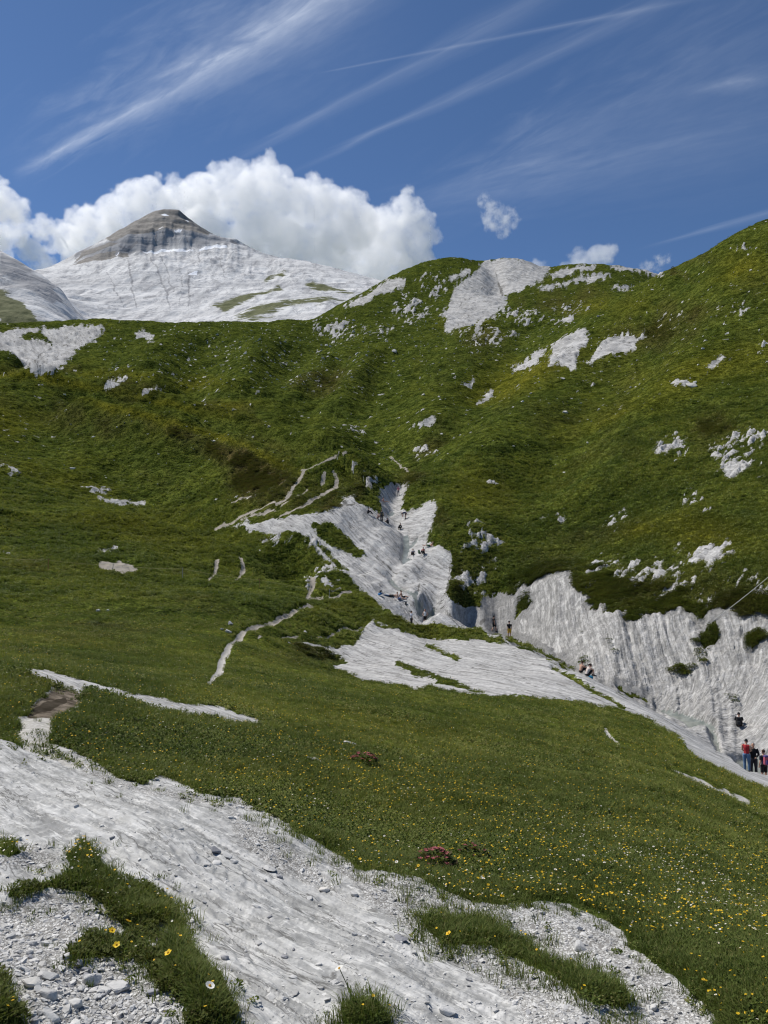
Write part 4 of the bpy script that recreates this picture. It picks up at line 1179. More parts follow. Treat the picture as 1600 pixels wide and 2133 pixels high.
def plant_material(name, dark, lite, trans=.3, heath_shade=True):
    m = bpy.data.materials.new(name)
    m.use_nodes = True
    q = NT(m.node_tree)
    bs = m.node_tree.nodes['Principled BSDF']
    P = q.n('ShaderNodeNewGeometry').outputs['Position']
    n_m = q.noise(P, .5, 3, .7)
    oi = q.n('ShaderNodeObjectInfo').outputs['Random']
    c = q.mix(q.math('ADD', q.math('MULTIPLY', q.ramp(n_m, .32, .68), .5), q.math('MULTIPLY', oi, .5)), dark, lite)
    big = q.noise(P, .11, 3, .6)
    c = q.mix(q.ramp(big, .38, .62), q.mix(1.0, c, (.82, .88, .82), 'MULTIPLY'), q.mix(1.0, c, (1.28, 1.22, 1.08), 'MULTIPLY'))
    if heath_shade:
        he = q.n('ShaderNodeAttribute', attribute_name='he', attribute_type='INSTANCER').outputs['Fac']
        ye = q.n('ShaderNodeAttribute', attribute_name='ye', attribute_type='INSTANCER').outputs['Fac']
        c = q.mix(q.math('MULTIPLY', ye, .7), c, (.17, .16, .025))
        c = q.mix(q.math('MULTIPLY', he, q.ramp(oi, .1, .9, .3, .95)), c, (.088, .066, .032))
    q.put(bs.inputs['Base Color'], c)
    bs.inputs['Roughness'].default_value = .7
    bs.inputs['Specular IOR Level'].default_value = .12
    out = m.node_tree.nodes['Material Output']
    tr = q.n('ShaderNodeBsdfTranslucent')
    q.put(tr.inputs[0], q.mix(1.0, c, (1.1, 1.15, .6), 'MULTIPLY'))
    mx = q.n('ShaderNodeMixShader')
    mx.inputs[0].default_value = trans
    q.t.links.new(bs.outputs[0], mx.inputs[1])
    q.t.links.new(tr.outputs[0], mx.inputs[2])
    q.t.links.new(mx.outputs[0], out.inputs[0])
    return m


M_BLADE = plant_material('grass_blade', (.068, .096, .020), (.190, .212, .056))
M_DRY = plant_material('dry_blade', (.15, .14, .045), (.30, .27, .11))
M_LEAF = plant_material('shrub_leaf', (.050, .068, .018), (.115, .130, .036))
M_TWIG = plant_material('shrub_twig', (.085, .066, .032), (.15, .12, .055))
M_YEL = simple_mat('yellow_petal', (.78, .52, .015), .6, .12, 40, .12, .25)
M_ORA = simple_mat('flower_centre', (.55, .28, .01), .7, .2, 40)
M_WHI = simple_mat('white_petal', (.78, .77, .70), .6, .06, 40, .08, .25)
M_RED = simple_mat('red_blossom', (.26, .06, .06), .6, .2, 40, .2, .2)


def stone_material(name, a, b):
    m = bpy.data.materials.new(name)
    m.use_nodes = True
    q = NT(m.node_tree)
    bs = m.node_tree.nodes['Principled BSDF']
    P = q.n('ShaderNodeNewGeometry').outputs['Position']
    oi = q.n('ShaderNodeObjectInfo').outputs['Random']
    n = q.noise(P, 22, 5, .7)
    c = q.mix(q.math('ADD', q.math('MULTIPLY', oi, .65), q.math('MULTIPLY', q.ramp(n, .3, .7), .35)), a, b)
    q.put(bs.inputs['Base Color'], c)
    bs.inputs['Roughness'].default_value = .85
    bs.inputs['Specular IOR Level'].default_value = .2
    bp = q.n('ShaderNodeBump')
    bp.inputs['Strength'].default_value = .6
    bp.inputs['Distance'].default_value = .01
    q.put(bp.inputs['Height'], q.noise(P, 40, 4, .7))
    q.put(bs.inputs['Normal'], bp.outputs[0])
    return m


M_CHIP = stone_material('stone_chip', (.28, .275, .262), (.62, .61, .585))
M_STONE = stone_material('grey_stone', (.36, .355, .34), (.58, .572, .55))
M_DSTONE = stone_material('dark_stone', (.19, .19, .20), (.30, .30, .31))
M_BOULDER = stone_material('pale_boulder', (.46, .44, .40), (.60, .575, .53))


def scatter(name, protos, mats, pos, scl, rot, var, he=None, ye=None, label=None):
    """one object: prototype meshes plus a cloud of points, instanced by geometry nodes"""
    V, Fc, Mi, vid = [], [], [], []
    for k, b in enumerate(protos):
        n = len(V)
        V += [(x, y, z) for x, y, z in b.v]
        Fc += [tuple(i + n for i in f) for f in b.f]
        Mi += b.m
        vid += [100 + k] * len(b.v)
    n = len(V)
    npt = len(pos)
    me = bpy.data.meshes.new(name)
    me.from_pydata(V + [tuple(p) for p in pos.tolist()], [], Fc)
    me.polygons.foreach_set('material_index', Mi)

    def put(nm, typ, dom_v, key):
        me.attributes.new(nm, typ, 'POINT').data.foreach_set(key, dom_v.ravel())
    put('vid', 'INT', np.concatenate([np.array(vid, np.int32), var.astype(np.int32)]), 'value')
    put('scl', 'FLOAT_VECTOR', np.concatenate([np.ones((n, 3)), scl]).astype(np.float32), 'vector')
    put('rot', 'FLOAT_VECTOR', np.concatenate([np.zeros((n, 3)), rot]).astype(np.float32), 'vector')
    for nm, arr in (('he', he), ('ye', ye)):
        put(nm, 'FLOAT', np.concatenate([np.zeros(n), np.zeros(npt) if arr is None else arr]).astype(np.float32), 'value')
    me.update()
    o = obj(name, me, None, mats, 'stuff')
    if label:
        o['label'] = label
    g = bpy.data.node_groups.new(name, 'GeometryNodeTree')
    g.interface.new_socket('Geometry', in_out='INPUT', socket_type='NodeSocketGeometry')
    g.interface.new_socket('Geometry', in_out='OUTPUT', socket_type='NodeSocketGeometry')
    N, L = g.nodes.new, g.links.new
    gi, go, jn = N('NodeGroupInput'), N('NodeGroupOutput'), N('GeometryNodeJoinGeometry')

    def attr(nm, typ):
        a = N('GeometryNodeInputNamedAttribute')
        a.data_type = typ
        a.inputs[0].default_value = nm
        return a.outputs[0]

    def pick(val):
        c = N('FunctionNodeCompare')
        c.data_type = 'INT'
        c.operation = 'EQUAL'
        L(attr('vid', 'INT'), c.inputs[2])
        c.inputs[3].default_value = val
        s_ = N('GeometryNodeSeparateGeometry')
        s_.domain = 'POINT'
        L(gi.outputs[0], s_.inputs[0])
        L(c.outputs[0], s_.inputs[1])
        return s_.outputs[0]
    for k in range(len(protos)):
        ins = N('GeometryNodeInstanceOnPoints')
        L(pick(k), ins.inputs['Points'])
        L(pick(100 + k), ins.inputs['Instance'])
        L(attr('scl', 'FLOAT_VECTOR'), ins.inputs['Scale'])
        er = N('FunctionNodeEulerToRotation')
        L(attr('rot', 'FLOAT_VECTOR'), er.inputs[0])
        L(er.outputs[0], ins.inputs['Rotation'])
        L(ins.outputs[0], jn.inputs[0])
    L(jn.outputs[0], go.inputs[0])
    o.modifiers.new('scatter', 'NODES').node_group = g
    return o


# pick faces of the terrain grid by how large they show
fPX, fPY = fa(PX), fa(PY)
qa = Q
ax_, ay_ = PX.ravel(), PY.ravel()
scr = np.abs((ax_[qa[:, 2]] - ax_[qa[:, 0]]) * (ay_[qa[:, 3]] - ay_[qa[:, 1]]) - (ay_[qa[:, 2]] - ay_[qa[:, 0]]) * (ax_[qa[:, 3]] - ax_[qa[:, 1]])) * .5
f_vis = fa(vis.astype(np.float32)) > .3
inview = ((fPX > -120) & (fPX < 1720) & (fPY < 2300)) | ((fPX > -640) & (fPX < 2280) & (fPY < 2500) & (f_r < 16))
f_he, f_ye = fa(he_n), fa(ye_n)
gnoise = fbm(X / 2.5, Y / 2.5, 3, 81)
f_gn = fa(gnoise)


def choose(weight, n):
    w_ = np.where(inview & f_vis, weight, 0).astype(np.float64)
    k = rng.choice(len(Q), n, p=w_ / w_.sum())
    u, v = rng.random(n)[:, None], rng.random(n)[:, None]
    c0, c1, c2, c3 = (CO[Q[k, j]] for j in range(4))
    return k, (c0 * (1 - u) + c1 * u) * (1 - v) + (c3 * (1 - u) + c2 * u) * v


def spin(n, tilt=.15):
    return np.stack([rng.normal(0, tilt, n), rng.normal(0, tilt, n), rng.random(n) * 6.283], 1)


grassy = ((cls == 0) | ((cls == 3) & (f_rk < .35))) & (f_pt < np.where(f_r > 20, -.5, .1)) & (f_rk < .35)
w1 = np.where(grassy & (f_r < 64), np.minimum(scr, 30) + .6, 0) * np.where(cls == 3, .35, 1)
f_sl = fa(slab)
in_strip = (f_r < 6.2) & (f_sl > -45)
w1 *= np.where(in_strip, np.clip(.12 + .9 * sstep(0, 22, -f_sl) * np.clip(.6 + 1.6 * f_gn, .1, 1), 0, 1), 1)
fray = (f_r < 9) & (f_sl >= 0) & (f_sl < 60)
w1 = np.where(fray, np.minimum(scr, 30) * .16 * np.exp(-f_sl / 16) * np.clip(f_gn + .4, 0, 1), w1)
w1 = np.where((f_pt >= .1) & (f_r > 7) & (f_r < 19), np.minimum(scr, 30) * .30 * np.clip(f_gn + .15, 0, .6), w1)
k1, p1 = choose(w1, 135000)
r1 = f_r[k1]
s1 = rng.uniform(.7, 1.25, len(k1)) * np.interp(r1, [2, 6, 12, 30, 64], [.40, .60, 1.0, 1.6, 2.2]) * (1 + .25 * f_gn[k1])
rn1 = rng.random(len(k1))
v1 = np.where(rn1 < .30, 0, np.where(rn1 < .55, 1, np.where(rn1 < .80, 2, 3)))
v1 = np.where((f_gn[k1] > .15) & (rn1 < .5), 3, v1)
v1 = np.where(in_strip[k1] & (v1 == 3) & (rn1 < .9), 1, v1)
scatter('grass', [tuft(1, 26, .085, .05, .0022), tuft(2, 20, .11, .06, .0026, .2, .9), tuft(3, 30, .065, .07, .0026, .08, .9), rosette(4, 26, .055, .05)],
        [M_BLADE, M_DRY], p1, np.stack([s1, s1, s1 * rng.uniform(.7, 1.15, len(k1))], 1), spin(len(k1)), v1, f_he[k1], f_ye[k1], 'short alpine grass covering the near meadow')

w2 = np.where((cls == 1) & (f_rk < .2) & (f_pt < -.7), np.minimum(scr, 8) + .1, 0)
k2, p2 = choose(w2, 60000)
s2 = rng.uniform(.7, 1.3, len(k2)) * np.interp(f_r[k2], [60, 150], [3.2, 5.5])
scatter('grass', [tuft(5, 22, .075, .06, .004, .1, .9), tuft(6, 22, .06, .075, .0045, .2, 1.0), rosette(7, 30, .06, .05)],
        [M_BLADE, M_DRY], p2, np.stack([s2, s2, s2 * rng.uniform(.6, 1.1, len(k2))], 1), spin(len(k2)), rng.integers(0, 3, len(k2)), f_he[k2], f_ye[k2], 'tufted grass on the slopes around the gorge')

w3 = np.where((cls == 2) & (f_rk < .2) & (f_pt < -.7), np.minimum(scr, 5) + .05, 0)
k3, p3 = choose(w3, 70000)
s3 = rng.uniform(.6, 1.4, len(k3)) * np.interp(f_r[k3], [150, 400, 900], [5, 8.5, 12])
scatter('grass', [tuft(8, 16, .055, .07, .007, .1, .9), rosette(9, 24, .065, .04)],
        [M_BLADE, M_DRY], p3, np.stack([s3, s3, s3 * rng.uniform(.4, .9, len(k3))], 1), spin(len(k3)), rng.integers(0, 2, len(k3)), f_he[k3], f_ye[k3], 'tussocks of grass on the far hillsides')

# dwarf shrubs: on the heather, over the top of the cliff and along its cracks
cl_edge = ((f_gorge > -30) & (f_gorge < 2) & (f_r > 55) & (f_r < 110) & (fPX > 1060) & (fPY < np.interp(fPX, [1000, 1110, 1290, 1500], [1240, 1270, 1370, 1450]))) * 1.0
f_dk = fa(np.clip(dark / 4, -1, 1))
w4 = np.where((f_rk < .6) & (f_r > 30) & (f_r < 420) & (f_pt < .1), np.minimum(scr, 8) * (np.clip(f_he - .45, 0, 1) * np.clip(f_gn + .25, 0, 1) * 2.4 + cl_edge * np.clip(f_gn + .3, .1, 1) * 1.6), 0) + np.where((f_dk > 0) & (f_cl > .4), scr * .12, 0) * (f_gn > .1)
k4, p4_ = choose(w4, 11000)
s4 = rng.uniform(.6, 1.3, len(k4)) * np.interp(f_r[k4], [30, 60, 110, 400], [.7, 1.0, 1.25, 2.6])
scatter('dwarf_shrubs', [shrublet(11, 90, .32, .24, .085), shrublet(12, 80, .40, .18, .09)], [M_LEAF, M_TWIG], p4_, np.stack([s4, s4, s4 * rng.uniform(.6, 1.2, len(k4))], 1), spin(len(k4)), rng.integers(0, 2, len(k4)), f_he[k4] * .8, f_ye[k4] * 0, 'dark dwarf shrubs and heather on the slopes and over the cliff')
# leafy ground cover in the strip of turf on the slab
w5 = np.where(grassy & (f_r < 5.2) & (fPX < 500) & (fPY > 1840), scr, 0)
k5, p5_ = choose(w5 * np.clip(f_gn + .3, 0, 1), 800)
s5 = rng.uniform(.5, 1.1, len(k5)) * .14
scatter('ground_cover', [shrublet(13, 70, .26, .20, .10), rosette(14, 40, .22, .16)], [M_LEAF, M_TWIG], p5_, np.stack([s5, s5, s5], 1), spin(len(k5)), rng.integers(0, 2, len(k5)), f_he[k5] * .2, .25 + 0 * f_ye[k5], 'small leaved ground cover on the strips of turf across the slab')

# blossoms scattered over the meadow
fn_y = fa(fbm(X / 3.5, Y / 2.2, 3, 83))
fn_w = fa(fbm(X / 2.8, Y / 2.8, 3, 84))
wy = np.where(grassy & (f_r < 60), (np.minimum(scr, 20) + 1) * (np.clip(fn_y + .1, 0, 1) ** 1.3 + .16 + .12 * (fPX > 950)) * np.where(f_r < 4.5, .15, 1), 0)
ky, py_ = choose(wy, 9500)
py_[:, 2] += .0
sy = rng.uniform(.7, 1.25, len(ky)) * np.interp(f_r[ky], [3, 10, 30, 60], [.5, .8, 1.2, 1.8])
ww = np.where(grassy & (f_r < 60), (np.minimum(scr, 20) + 1) * (np.clip(fn_w + .05, 0, 1) ** 1.5 + .12) * np.where(f_r < 4.5, .1, 1), 0)
kw, pw_ = choose(ww, 3800)
sw = rng.uniform(.7, 1.2, len(kw)) * np.interp(f_r[kw], [3, 10, 30, 60], [.45, .6, .95, 1.5])
allp = np.concatenate([py_, pw_])
alls = np.concatenate([sy, sw])
tl = spin(len(allp), .35)
scatter('wildflowers', [flower_head(5, .013, 1, 2, .085), flower_head(5, .011, 1, 2, .11), flower_head(9, .013, 3, 1, .09)], [M_BLADE, M_YEL, M_ORA, M_WHI], allp, np.stack([alls] * 3, 1), tl,
        np.concatenate([rng.integers(0, 2, len(ky)), np.full(len(kw), 2)]), None, None, 'small yellow and white flowers scattered over the meadow')

# chips of stone on the slab
f_gv = fa(np.clip(gravel / 22, -1, 1))
chipn = fa(fbm(X / .5, Y / .5, 4, 85, .6))
w6 = np.where((f_r < 9.5) & ((f_sl > 0) | (f_pt > .2)), np.minimum(scr, 60) * (.035 + .9 * sstep(-.2, .35, f_gv + chipn * .6) + .16 * sstep(.05, .3, chipn)) + .02, 0)
k6, p6_ = choose(w6, 64000)
s6 = np.minimum(.0045 * rng.pareto(2.6, len(k6)) + .0035, .028) * np.interp(f_r[k6], [2.7, 5, 9], [1.0, 1.25, 1.7])
fl_ = rng.uniform(.45, .9, len(k6))
scatter('gravel', [hull_mb(20 + j, 11, 1, .8 if j % 2 else .6, .6) for j in range(6)], [M_CHIP], p6_, np.stack([s6, s6, s6 * fl_], 1), np.stack([rng.normal(0, .25, len(k6)), rng.normal(0, .25, len(k6)), rng.random(len(k6)) * 6.283], 1),
        rng.integers(0, 6, len(k6)), None, None, 'broken pale stone chips lying on the rock slab')

# bits of pale stone strewn over the far step
w7 = np.where((f_r > 150) & (cls == 2), np.minimum(scr, 4) * (.15 + 1.6 * np.exp(-(((fPX - 560) / 260) ** 2 + ((fPY - 740) / 60) ** 2)) + .5 * np.exp(-(((fPX - 950) / 200) ** 2 + ((fPY - 700) / 80) ** 2))), 0)
k7, p7_ = choose(w7, 2400)
s7 = np.minimum(.26 * rng.pareto(2.2, len(k7)) + .30, 1.8) * np.interp(f_r[k7], [150, 500], [.35, 1.0])
scatter('scattered_stones', [hull_mb(30 + j, 12, 1, .8, .65) for j in range(3)], [M_BOULDER], p7_, np.stack([s7] * 3, 1), spin(len(k7), .3), rng.integers(0, 3, len(k7)), None, None, 'pale stones strewn over the far green slope')
# ------------------------------------------------------------------ stones one can pick out
STONE_MESH = {}


def stone_mesh(kind, seed, flat):
    key = (kind, seed, flat)
    if key not in STONE_MESH:
        bm = hull(seed, 16, 1, .72, flat)
        bmesh.ops.bevel(bm, geom=list(bm.edges), offset=.05, segments=1, affect='EDGES', profile=.6)
        me = bpy.data.meshes.new('stone')
        bm.to_mesh(me)
        bm.free()
        me.materials.append({'g': M_STONE, 'd': M_DSTONE, 'b': M_BOULDER}[kind])
        STONE_MESH[key] = me
    return STONE_MESH[key]


def stone(px, py, wpx, label, kind='g', flat=.45, seed=0, yaw=0.0, group=None, name='stone', sink=.15, aspect=1.0):
    p = hit(px, py)
    size = wpx / F * p.length / 2
    o = obj(name, stone_mesh(kind, seed % 9, flat))
    o.location = p + Vector((0, 0, size * flat * (.6 - sink)))
    o.scale = (size * 1.25, size * 1.25 * aspect, size * 1.25)
    e = .004 * p.length
    gx_ = (ground(p.x + e, p.y) - ground(p.x - e, p.y)) / (2 * e)
    gy_ = (ground(p.x, p.y + e) - ground(p.x, p.y - e)) / (2 * e)
    nrm = Vector((-max(-.7, min(.7, gx_)), -max(-.7, min(.7, gy_)), 1)).normalized()
    o.rotation_euler = (nrm.to_track_quat('Z', 'Y').to_matrix() @ Matrix.Rotation(yaw, 3, 'Z')).to_euler()
    o['label'] = label
    o['category'] = 'stone' if name == 'stone' else 'boulder'
    if group:
        o['group'] = group
    return o


G1 = 'flakes of rock lying on the slab'
for a in [(449, 1775, 27, 'dark grey wedge shaped stone, uppermost of the loose flakes on the slab', 'd', .55, 1, .3), (472, 1784, 32, 'wide pale flat stone just below the dark wedge shaped one', 'g', .35, 2, -.2),
          (451, 1799, 26, 'thin pale flake tilted over its own dark shadow, lowest of the slab cluster', 'g', .3, 3, -.5), (487, 1796, 20, 'small pale flake at the right end of the slab cluster', 'g', .4, 4, -.5),
          (562, 1813, 38, 'long narrow pale slab of stone lying along the grain of the rock', 'g', .25, 5, -.55), (583, 1828, 22, 'dark flat stone tucked under the end of the long pale slab', 'd', .35, 6, -.4),
          (739, 1866, 18, 'upright pale stone beside the foot of the meadow edge', 'g', .7, 7, .4), (534, 1890, 20, 'single pale angular stone alone on the smooth grey slab', 'g', .4, 8, .2),
          (470, 1926, 13, 'small white pebble alone on the grey slab', 'g', .6, 1, .2), (676, 1855, 22, 'ochre tinged stone on the slab left of the gravel hollow', 'b', .4, 3, -.4), (645, 1873, 18, 'pale stone next to the ochre tinged one', 'g', .4, 2, -.4),
          (1207, 1976, 30, 'grey block with a shaded underside lying alone on the gravel patch', 'g', .6, 4, .3), (835, 1961, 34, 'grey stone half buried at the rim of the smooth slab', 'd', .5, 5, -.5), (932, 2110, 32, 'white pointed stone at the bottom edge of the smooth slab', 'g', .5, 6, -.9),
          (327, 1625, 12, 'small white stone in the notch of the meadow edge', 'g', .6, 7, 0), (820, 1824, 14, 'white stone where the meadow meets the gravel', 'g', .6, 8, 0), (610, 2037, 18, 'whitish flake low on the smooth grey slab', 'g', .35, 2, .5),
          (538, 1965, 16, 'pale flake in the middle of the smooth grey slab', 'g', .35, 3, .1), (665, 2010, 18, 'pale flake low on the slab near its right side', 'g', .3, 4, -.4)]:
    stone(*a[:4], a[4], a[5], a[6], a[7], G1)
G2 = 'blocks in the rubble at the bottom left'
for a in [(100, 2040, 40, 'large grey squarish block in the rubble', 'g', .5, 1, .2), (66, 2052, 34, 'brownish grey block left of the large squarish one', 'b', .5, 2, .9), (101, 2078, 34, 'grey block with a flat face below the large squarish one', 'g', .6, 3, 1.2), (122, 2075, 20, 'yellowish white rounded stone between two grey blocks', 'b', .8, 4, .2),
          (192, 2050, 34, 'white sharp edged stone standing on its point in the rubble', 'g', .8, 5, .8), (215, 2066, 34, 'white flat stone leaning against the sharp edged one', 'g', .35, 6, -.3), (244, 2061, 44, 'broad pale slab at the right end of the rubble', 'g', .4, 7, 0), (180, 2035, 20, 'small bluish grey stone above the sharp edged one', 'd', .5, 8, 0),
          (98, 1969, 22, 'white oblong stone at the upper edge of the rubble', 'g', .6, 2, .3), (66, 1969, 20, 'white stone at the upper left of the rubble', 'g', .6, 3, .1), (137, 2001, 30, 'white stone beside the low leafy plant', 'g', .6, 4, 0), (44, 2003, 18, 'small white stone at the left of the rubble', 'g', .6, 5, 0),
          (128, 2022, 18, 'pale pebble above the large squarish block', 'g', .7, 6, 0), (22, 1954, 18, 'white pebble high on the left of the gravel', 'g', .6, 7, 0), (52, 2022, 26, 'flat pale stone propped on the left of the rubble', 'g', .35, 8, .3), (25, 2048, 22, 'white pebble next to the turf in the bottom left corner', 'g', .6, 1, 0),
          (80, 2062, 24, 'narrow pale chip under the brownish block', 'g', .3, 2, -.2), (232, 2010, 16, 'grey blue chip beside the yellow flowers', 'd', .4, 3, 0), (320, 2070, 30, 'bluish stone at the foot of the turf strip', 'd', .4, 4, .4), (40, 1985, 16, 'pale stone near the left picture edge', 'g', .5, 5, .2),
          (105, 2120, 40, 'pale blue grey slab near the bottom edge', 'g', .4, 6, .7), (155, 2098, 26, 'stone stood on edge near the bottom', 'g', .8, 7, .9)]:
    stone(*a[:4], a[4], a[5], a[6], a[7], G2)
# the many smaller ones
for k in range(190):
    while True:
        if k < 120:
            px_, py_k = rnd.uniform(0, 330), rnd.uniform(1950, 2128)
        elif k < 160:
            px_, py_k = rnd.uniform(900, 1400), rnd.uniform(1900, 2125)
        else:
            px_, py_k = rnd.uniform(60, 900), rnd.uniform(1640, 2000)
        h_ = hit(px_, py_k)
        a_, r_ = h_.x / h_.y, math.hypot(h_.x, h_.y)
        if float(samp(slab, a_, r_)) > 2:
            break
    w_ = rnd.choice([8, 9, 10, 11, 12, 14, 17])
    lab = 'small pale loose stone in the rubble at the bottom left' if k < 120 else ('small pale loose stone on the gravel patch right of the slab' if k < 160 else 'small loose flake of stone on the bare grey slab')
    stone(px_, py_k, w_, lab, 'g' if rnd.random() < .85 else 'd', rnd.choice([.4, .6]), k, rnd.uniform(0, 6.28), lab.replace('small pale loose stone', 'small stones').replace('small loose flake of stone', 'small flakes'))
# stones in the meadow and boulders up the slopes
for a in [(730, 1551, 30, 'flat pale rock showing through the meadow above the red flowering bush', 'g', .35, 1), (655, 1585, 34, 'long flat rock in the grass left of the red flowering bush', 'g', .3, 2), (1208, 1797, 22, 'white stone half hidden in the flowery meadow', 'g', .5, 3),
          (224, 1275, 11, 'white stone alone in the green meadow at middle left', 'b', .8, 4), (205, 1273, 10, 'small white stone left of the lone meadow stone', 'b', .6, 5), (480, 1302, 13, 'grey boulder beside the bend of the footpath', 'd', .9, 6), (476, 1318, 14, 'pale stone below the grey boulder by the footpath', 'b', .7, 7), (462, 1312, 9, 'small pale stone left of the footpath bend', 'b', .7, 8),
          (636, 1318, 10, 'pale stone in the grass between path and slab', 'b', .7, 1), (666, 1888 - 0, 10, 'ochre stone at the turf edge of the slab', 'b', .6, 2)]:
    stone(a[0], a[1], a[2], a[3], a[4], a[5], a[6], a[6] * .7, 'stones lying in the meadow')
for a in [(822, 734, 14, 'beige boulder standing alone in the far green valley', .75, 1), (1440, 805, 24, 'long beige boulder on the steep right hand slope', .45, 2), (1178, 860, 13, 'whitish boulder in the middle of the right hand slope', .5, 3), (1448, 798, 10, 'small beige boulder just above the long one', .6, 4),
          (1172, 790, 12, 'white boulder below the torn white outcrop', .5, 5), (151, 977, 11, 'white boulder in the grass of the left slope', .5, 6), (1106, 820, 8, 'small whitish boulder on the right hand slope', .5, 7), (135, 823, 6, 'tiny white boulder on the crest at the left', .6, 8), (590, 961, 6, 'tiny pale boulder under the path crossing', .6, 1),
          (350, 760, 7, 'pale boulder low on the far green step', .6, 2), (268, 765, 7, 'pale boulder on the left of the far green step', .6, 3), (680, 720, 8, 'pale boulder at the right end of the far green step', .6, 4), (1175, 985, 8, 'brown boulder on the slope above the cliff', .5, 5), (1070, 930, 6, 'tiny white boulder above the gorge', .5, 6)]:
    stone(a[0], a[1], a[2], a[3], 'b', a[4], a[5], a[5] * 1.1, 'boulders on the slopes', 'boulder')

# ------------------------------------------------------------------ flowers near enough to pick out


def petal_mesh(n, rad, nm):
    b = MB()
    for k in range(n):
        a = 6.283 * k / n
        d, t = Vector((math.cos(a), math.sin(a), .3)).normalized(), Vector((-math.sin(a), math.cos(a), 0))
        c = Vector((0, 0, 0))
        b.poly([c, c + d * rad * .55 + t * rad * .45, c + d * rad * .95 + t * rad * .2, c + d * rad * .95 - t * rad * .2, c + d * rad * .55 - t * rad * .45])
    return b.mesh(nm)


def centre_mesh(rad):
    bm = bmesh.new()
    bmesh.ops.create_icosphere(bm, subdivisions=1, radius=rad)
    me = bpy.data.meshes.new('flower_centre')
    bm.to_mesh(me)
    bm.free()
    return me


def stem_mesh(h):
    b = MB()
    for k in range(3):
        a = k * 2.094
        c, d = math.cos(a) * .0014, math.sin(a) * .0014
        a2 = a + 2.094
        e, f_ = math.cos(a2) * .0014, math.sin(a2) * .0014
        b.poly([(c, d, -.01), (e, f_, -.01), (e, f_, h), (c, d, h)])
    b.leaf((0, 0, .005), .4, .5, .03, .006)
    b.leaf((0, 0, .008), 3.3, .6, .026, .006)
    return b.mesh('stem')


STEM, CEN = stem_mesh(.09), centre_mesh(.0042)
PET = {'yellow': petal_mesh(5, .0135, 'petals'), 'white': petal_mesh(9, .0135, 'petals')}
STEM.materials.append(M_BLADE)
CEN.materials.append(M_ORA)
PET['yellow'].materials.append(M_YEL)
PET['white'].materials.append(M_WHI)


def make_flower(colr, loc, label, group, scale=1.0, tilt=(.2, .2)):
    root = empty(colr + '_flower', loc, label, 'flower', group, rnd.uniform(0, 6.28))
    root.scale = (scale,) * 3
    root.rotation_euler = (tilt[0], tilt[1], rnd.uniform(0, 6.28))
    obj('stem', STEM, root)
    p = obj('petals', PET[colr], root)
    p.location = (0, 0, .088)
    c = obj('flower_centre', CEN, root)
    c.location = (0, 0, .0895)
    return root


def copy_tree(o, loc, label=None, group=None):
    c = o.copy()
    COL.objects.link(c)
    c.location = loc
    if label:
        c['label'] = label
    if group:
        c['group'] = group
    for ch in o.children:
        d = ch.copy()
        COL.objects.link(d)
        d.parent = c
        for g_ in ch.children:
            e = g_.copy()
            COL.objects.link(e)
            e.parent = d
    return c


proto = {}
for colr, kk in (('yellow', wy), ('white', ww)):
    wsel = np.where((f_r > 5.0) & (f_r < 13) & (fPX > 0) & (fPX < 1600) & (fPY < 2120), kk * np.exp(-f_r / 5), 0)
    ks_, ps_ = choose(wsel, 120 if colr == 'yellow' else 70)
    lab = '%s meadow flower standing in the grass above the slab' % colr
    for q_ in ps_.tolist():
        if colr not in proto:
            proto[colr] = make_flower(colr, q_, lab, colr + ' flowers in the near meadow')
        else:
            c = copy_tree(proto[colr], q_)
            c.rotation_euler = (rnd.gauss(-.1, .3), rnd.gauss(0, .3), rnd.uniform(0, 6.28))
            s_ = rnd.uniform(.6, .95)
            c.scale = (s_, s_, s_)
for a in [(219, 1958, 'left of the pair of yellow flowers in the rubble'), (243, 1954, 'right of the pair of yellow flowers in the rubble'), (252, 1985, 'lone yellow flower low at the right of the leafy plant in the rubble'), (375, 2008, 'yellow flower in the leafy turf strip on the slab'), (955, 1962, 'yellow flower in the grass strip on the right gravel')]:
    p = hit(a[0], a[1] + 20)
    make_flower('yellow', p, a[2], 'yellow flowers on the slab', 1.15, (.5, .1))
for a in [(410, 2085, 'cream flower at the foot of the leafy turf strip'), (735, 2048, 'cream flower on a tall stem above the tuft at the bottom edge')]:
    p = hit(a[0], a[1] + 30)
    make_flower('white', p, a[2], None, 1.3, (.45, .0))


# low plants with red blossom
def red_bush(px, py, wpx, label, seed, n):
    p = hit(px, py)
    s_ = wpx / F * p.length / 2
    root = empty('red_flowering_bush', p, label, 'bush', 'red flowering bushes in the meadow')
    fo = obj('foliage', shrublet(seed, 160, s_, s_ * .8, s_ * .28).mesh('foliage'), root, [M_LEAF, M_TWIG])
    b = MB()
    r_ = random.Random(seed)
    for _ in range(n):
        a, q_ = r_.uniform(0, 6.28), math.sqrt(r_.random()) * .95
        z = s_ * .85 * math.sqrt(max(.05, 1 - q_ * q_))
        for j in range(5):
            b.leaf((math.cos(a) * q_ * s_, math.sin(a) * q_ * s_, z), j * 1.257, .5, s_ * .15, s_ * .055)
    obj('blossoms', b.mesh('blossoms'), root, [M_RED])
    return root


red_bush(757, 1594, 58, 'bright pinkish red flowering bush in the middle of the meadow', 51, 46)
red_bush(905, 1808, 80, 'low red tinged bush at the meadow edge above the gravel', 52, 30)
red_bush(985, 1792, 66, 'darker reddish bush right of the low red tinged one', 53, 12)

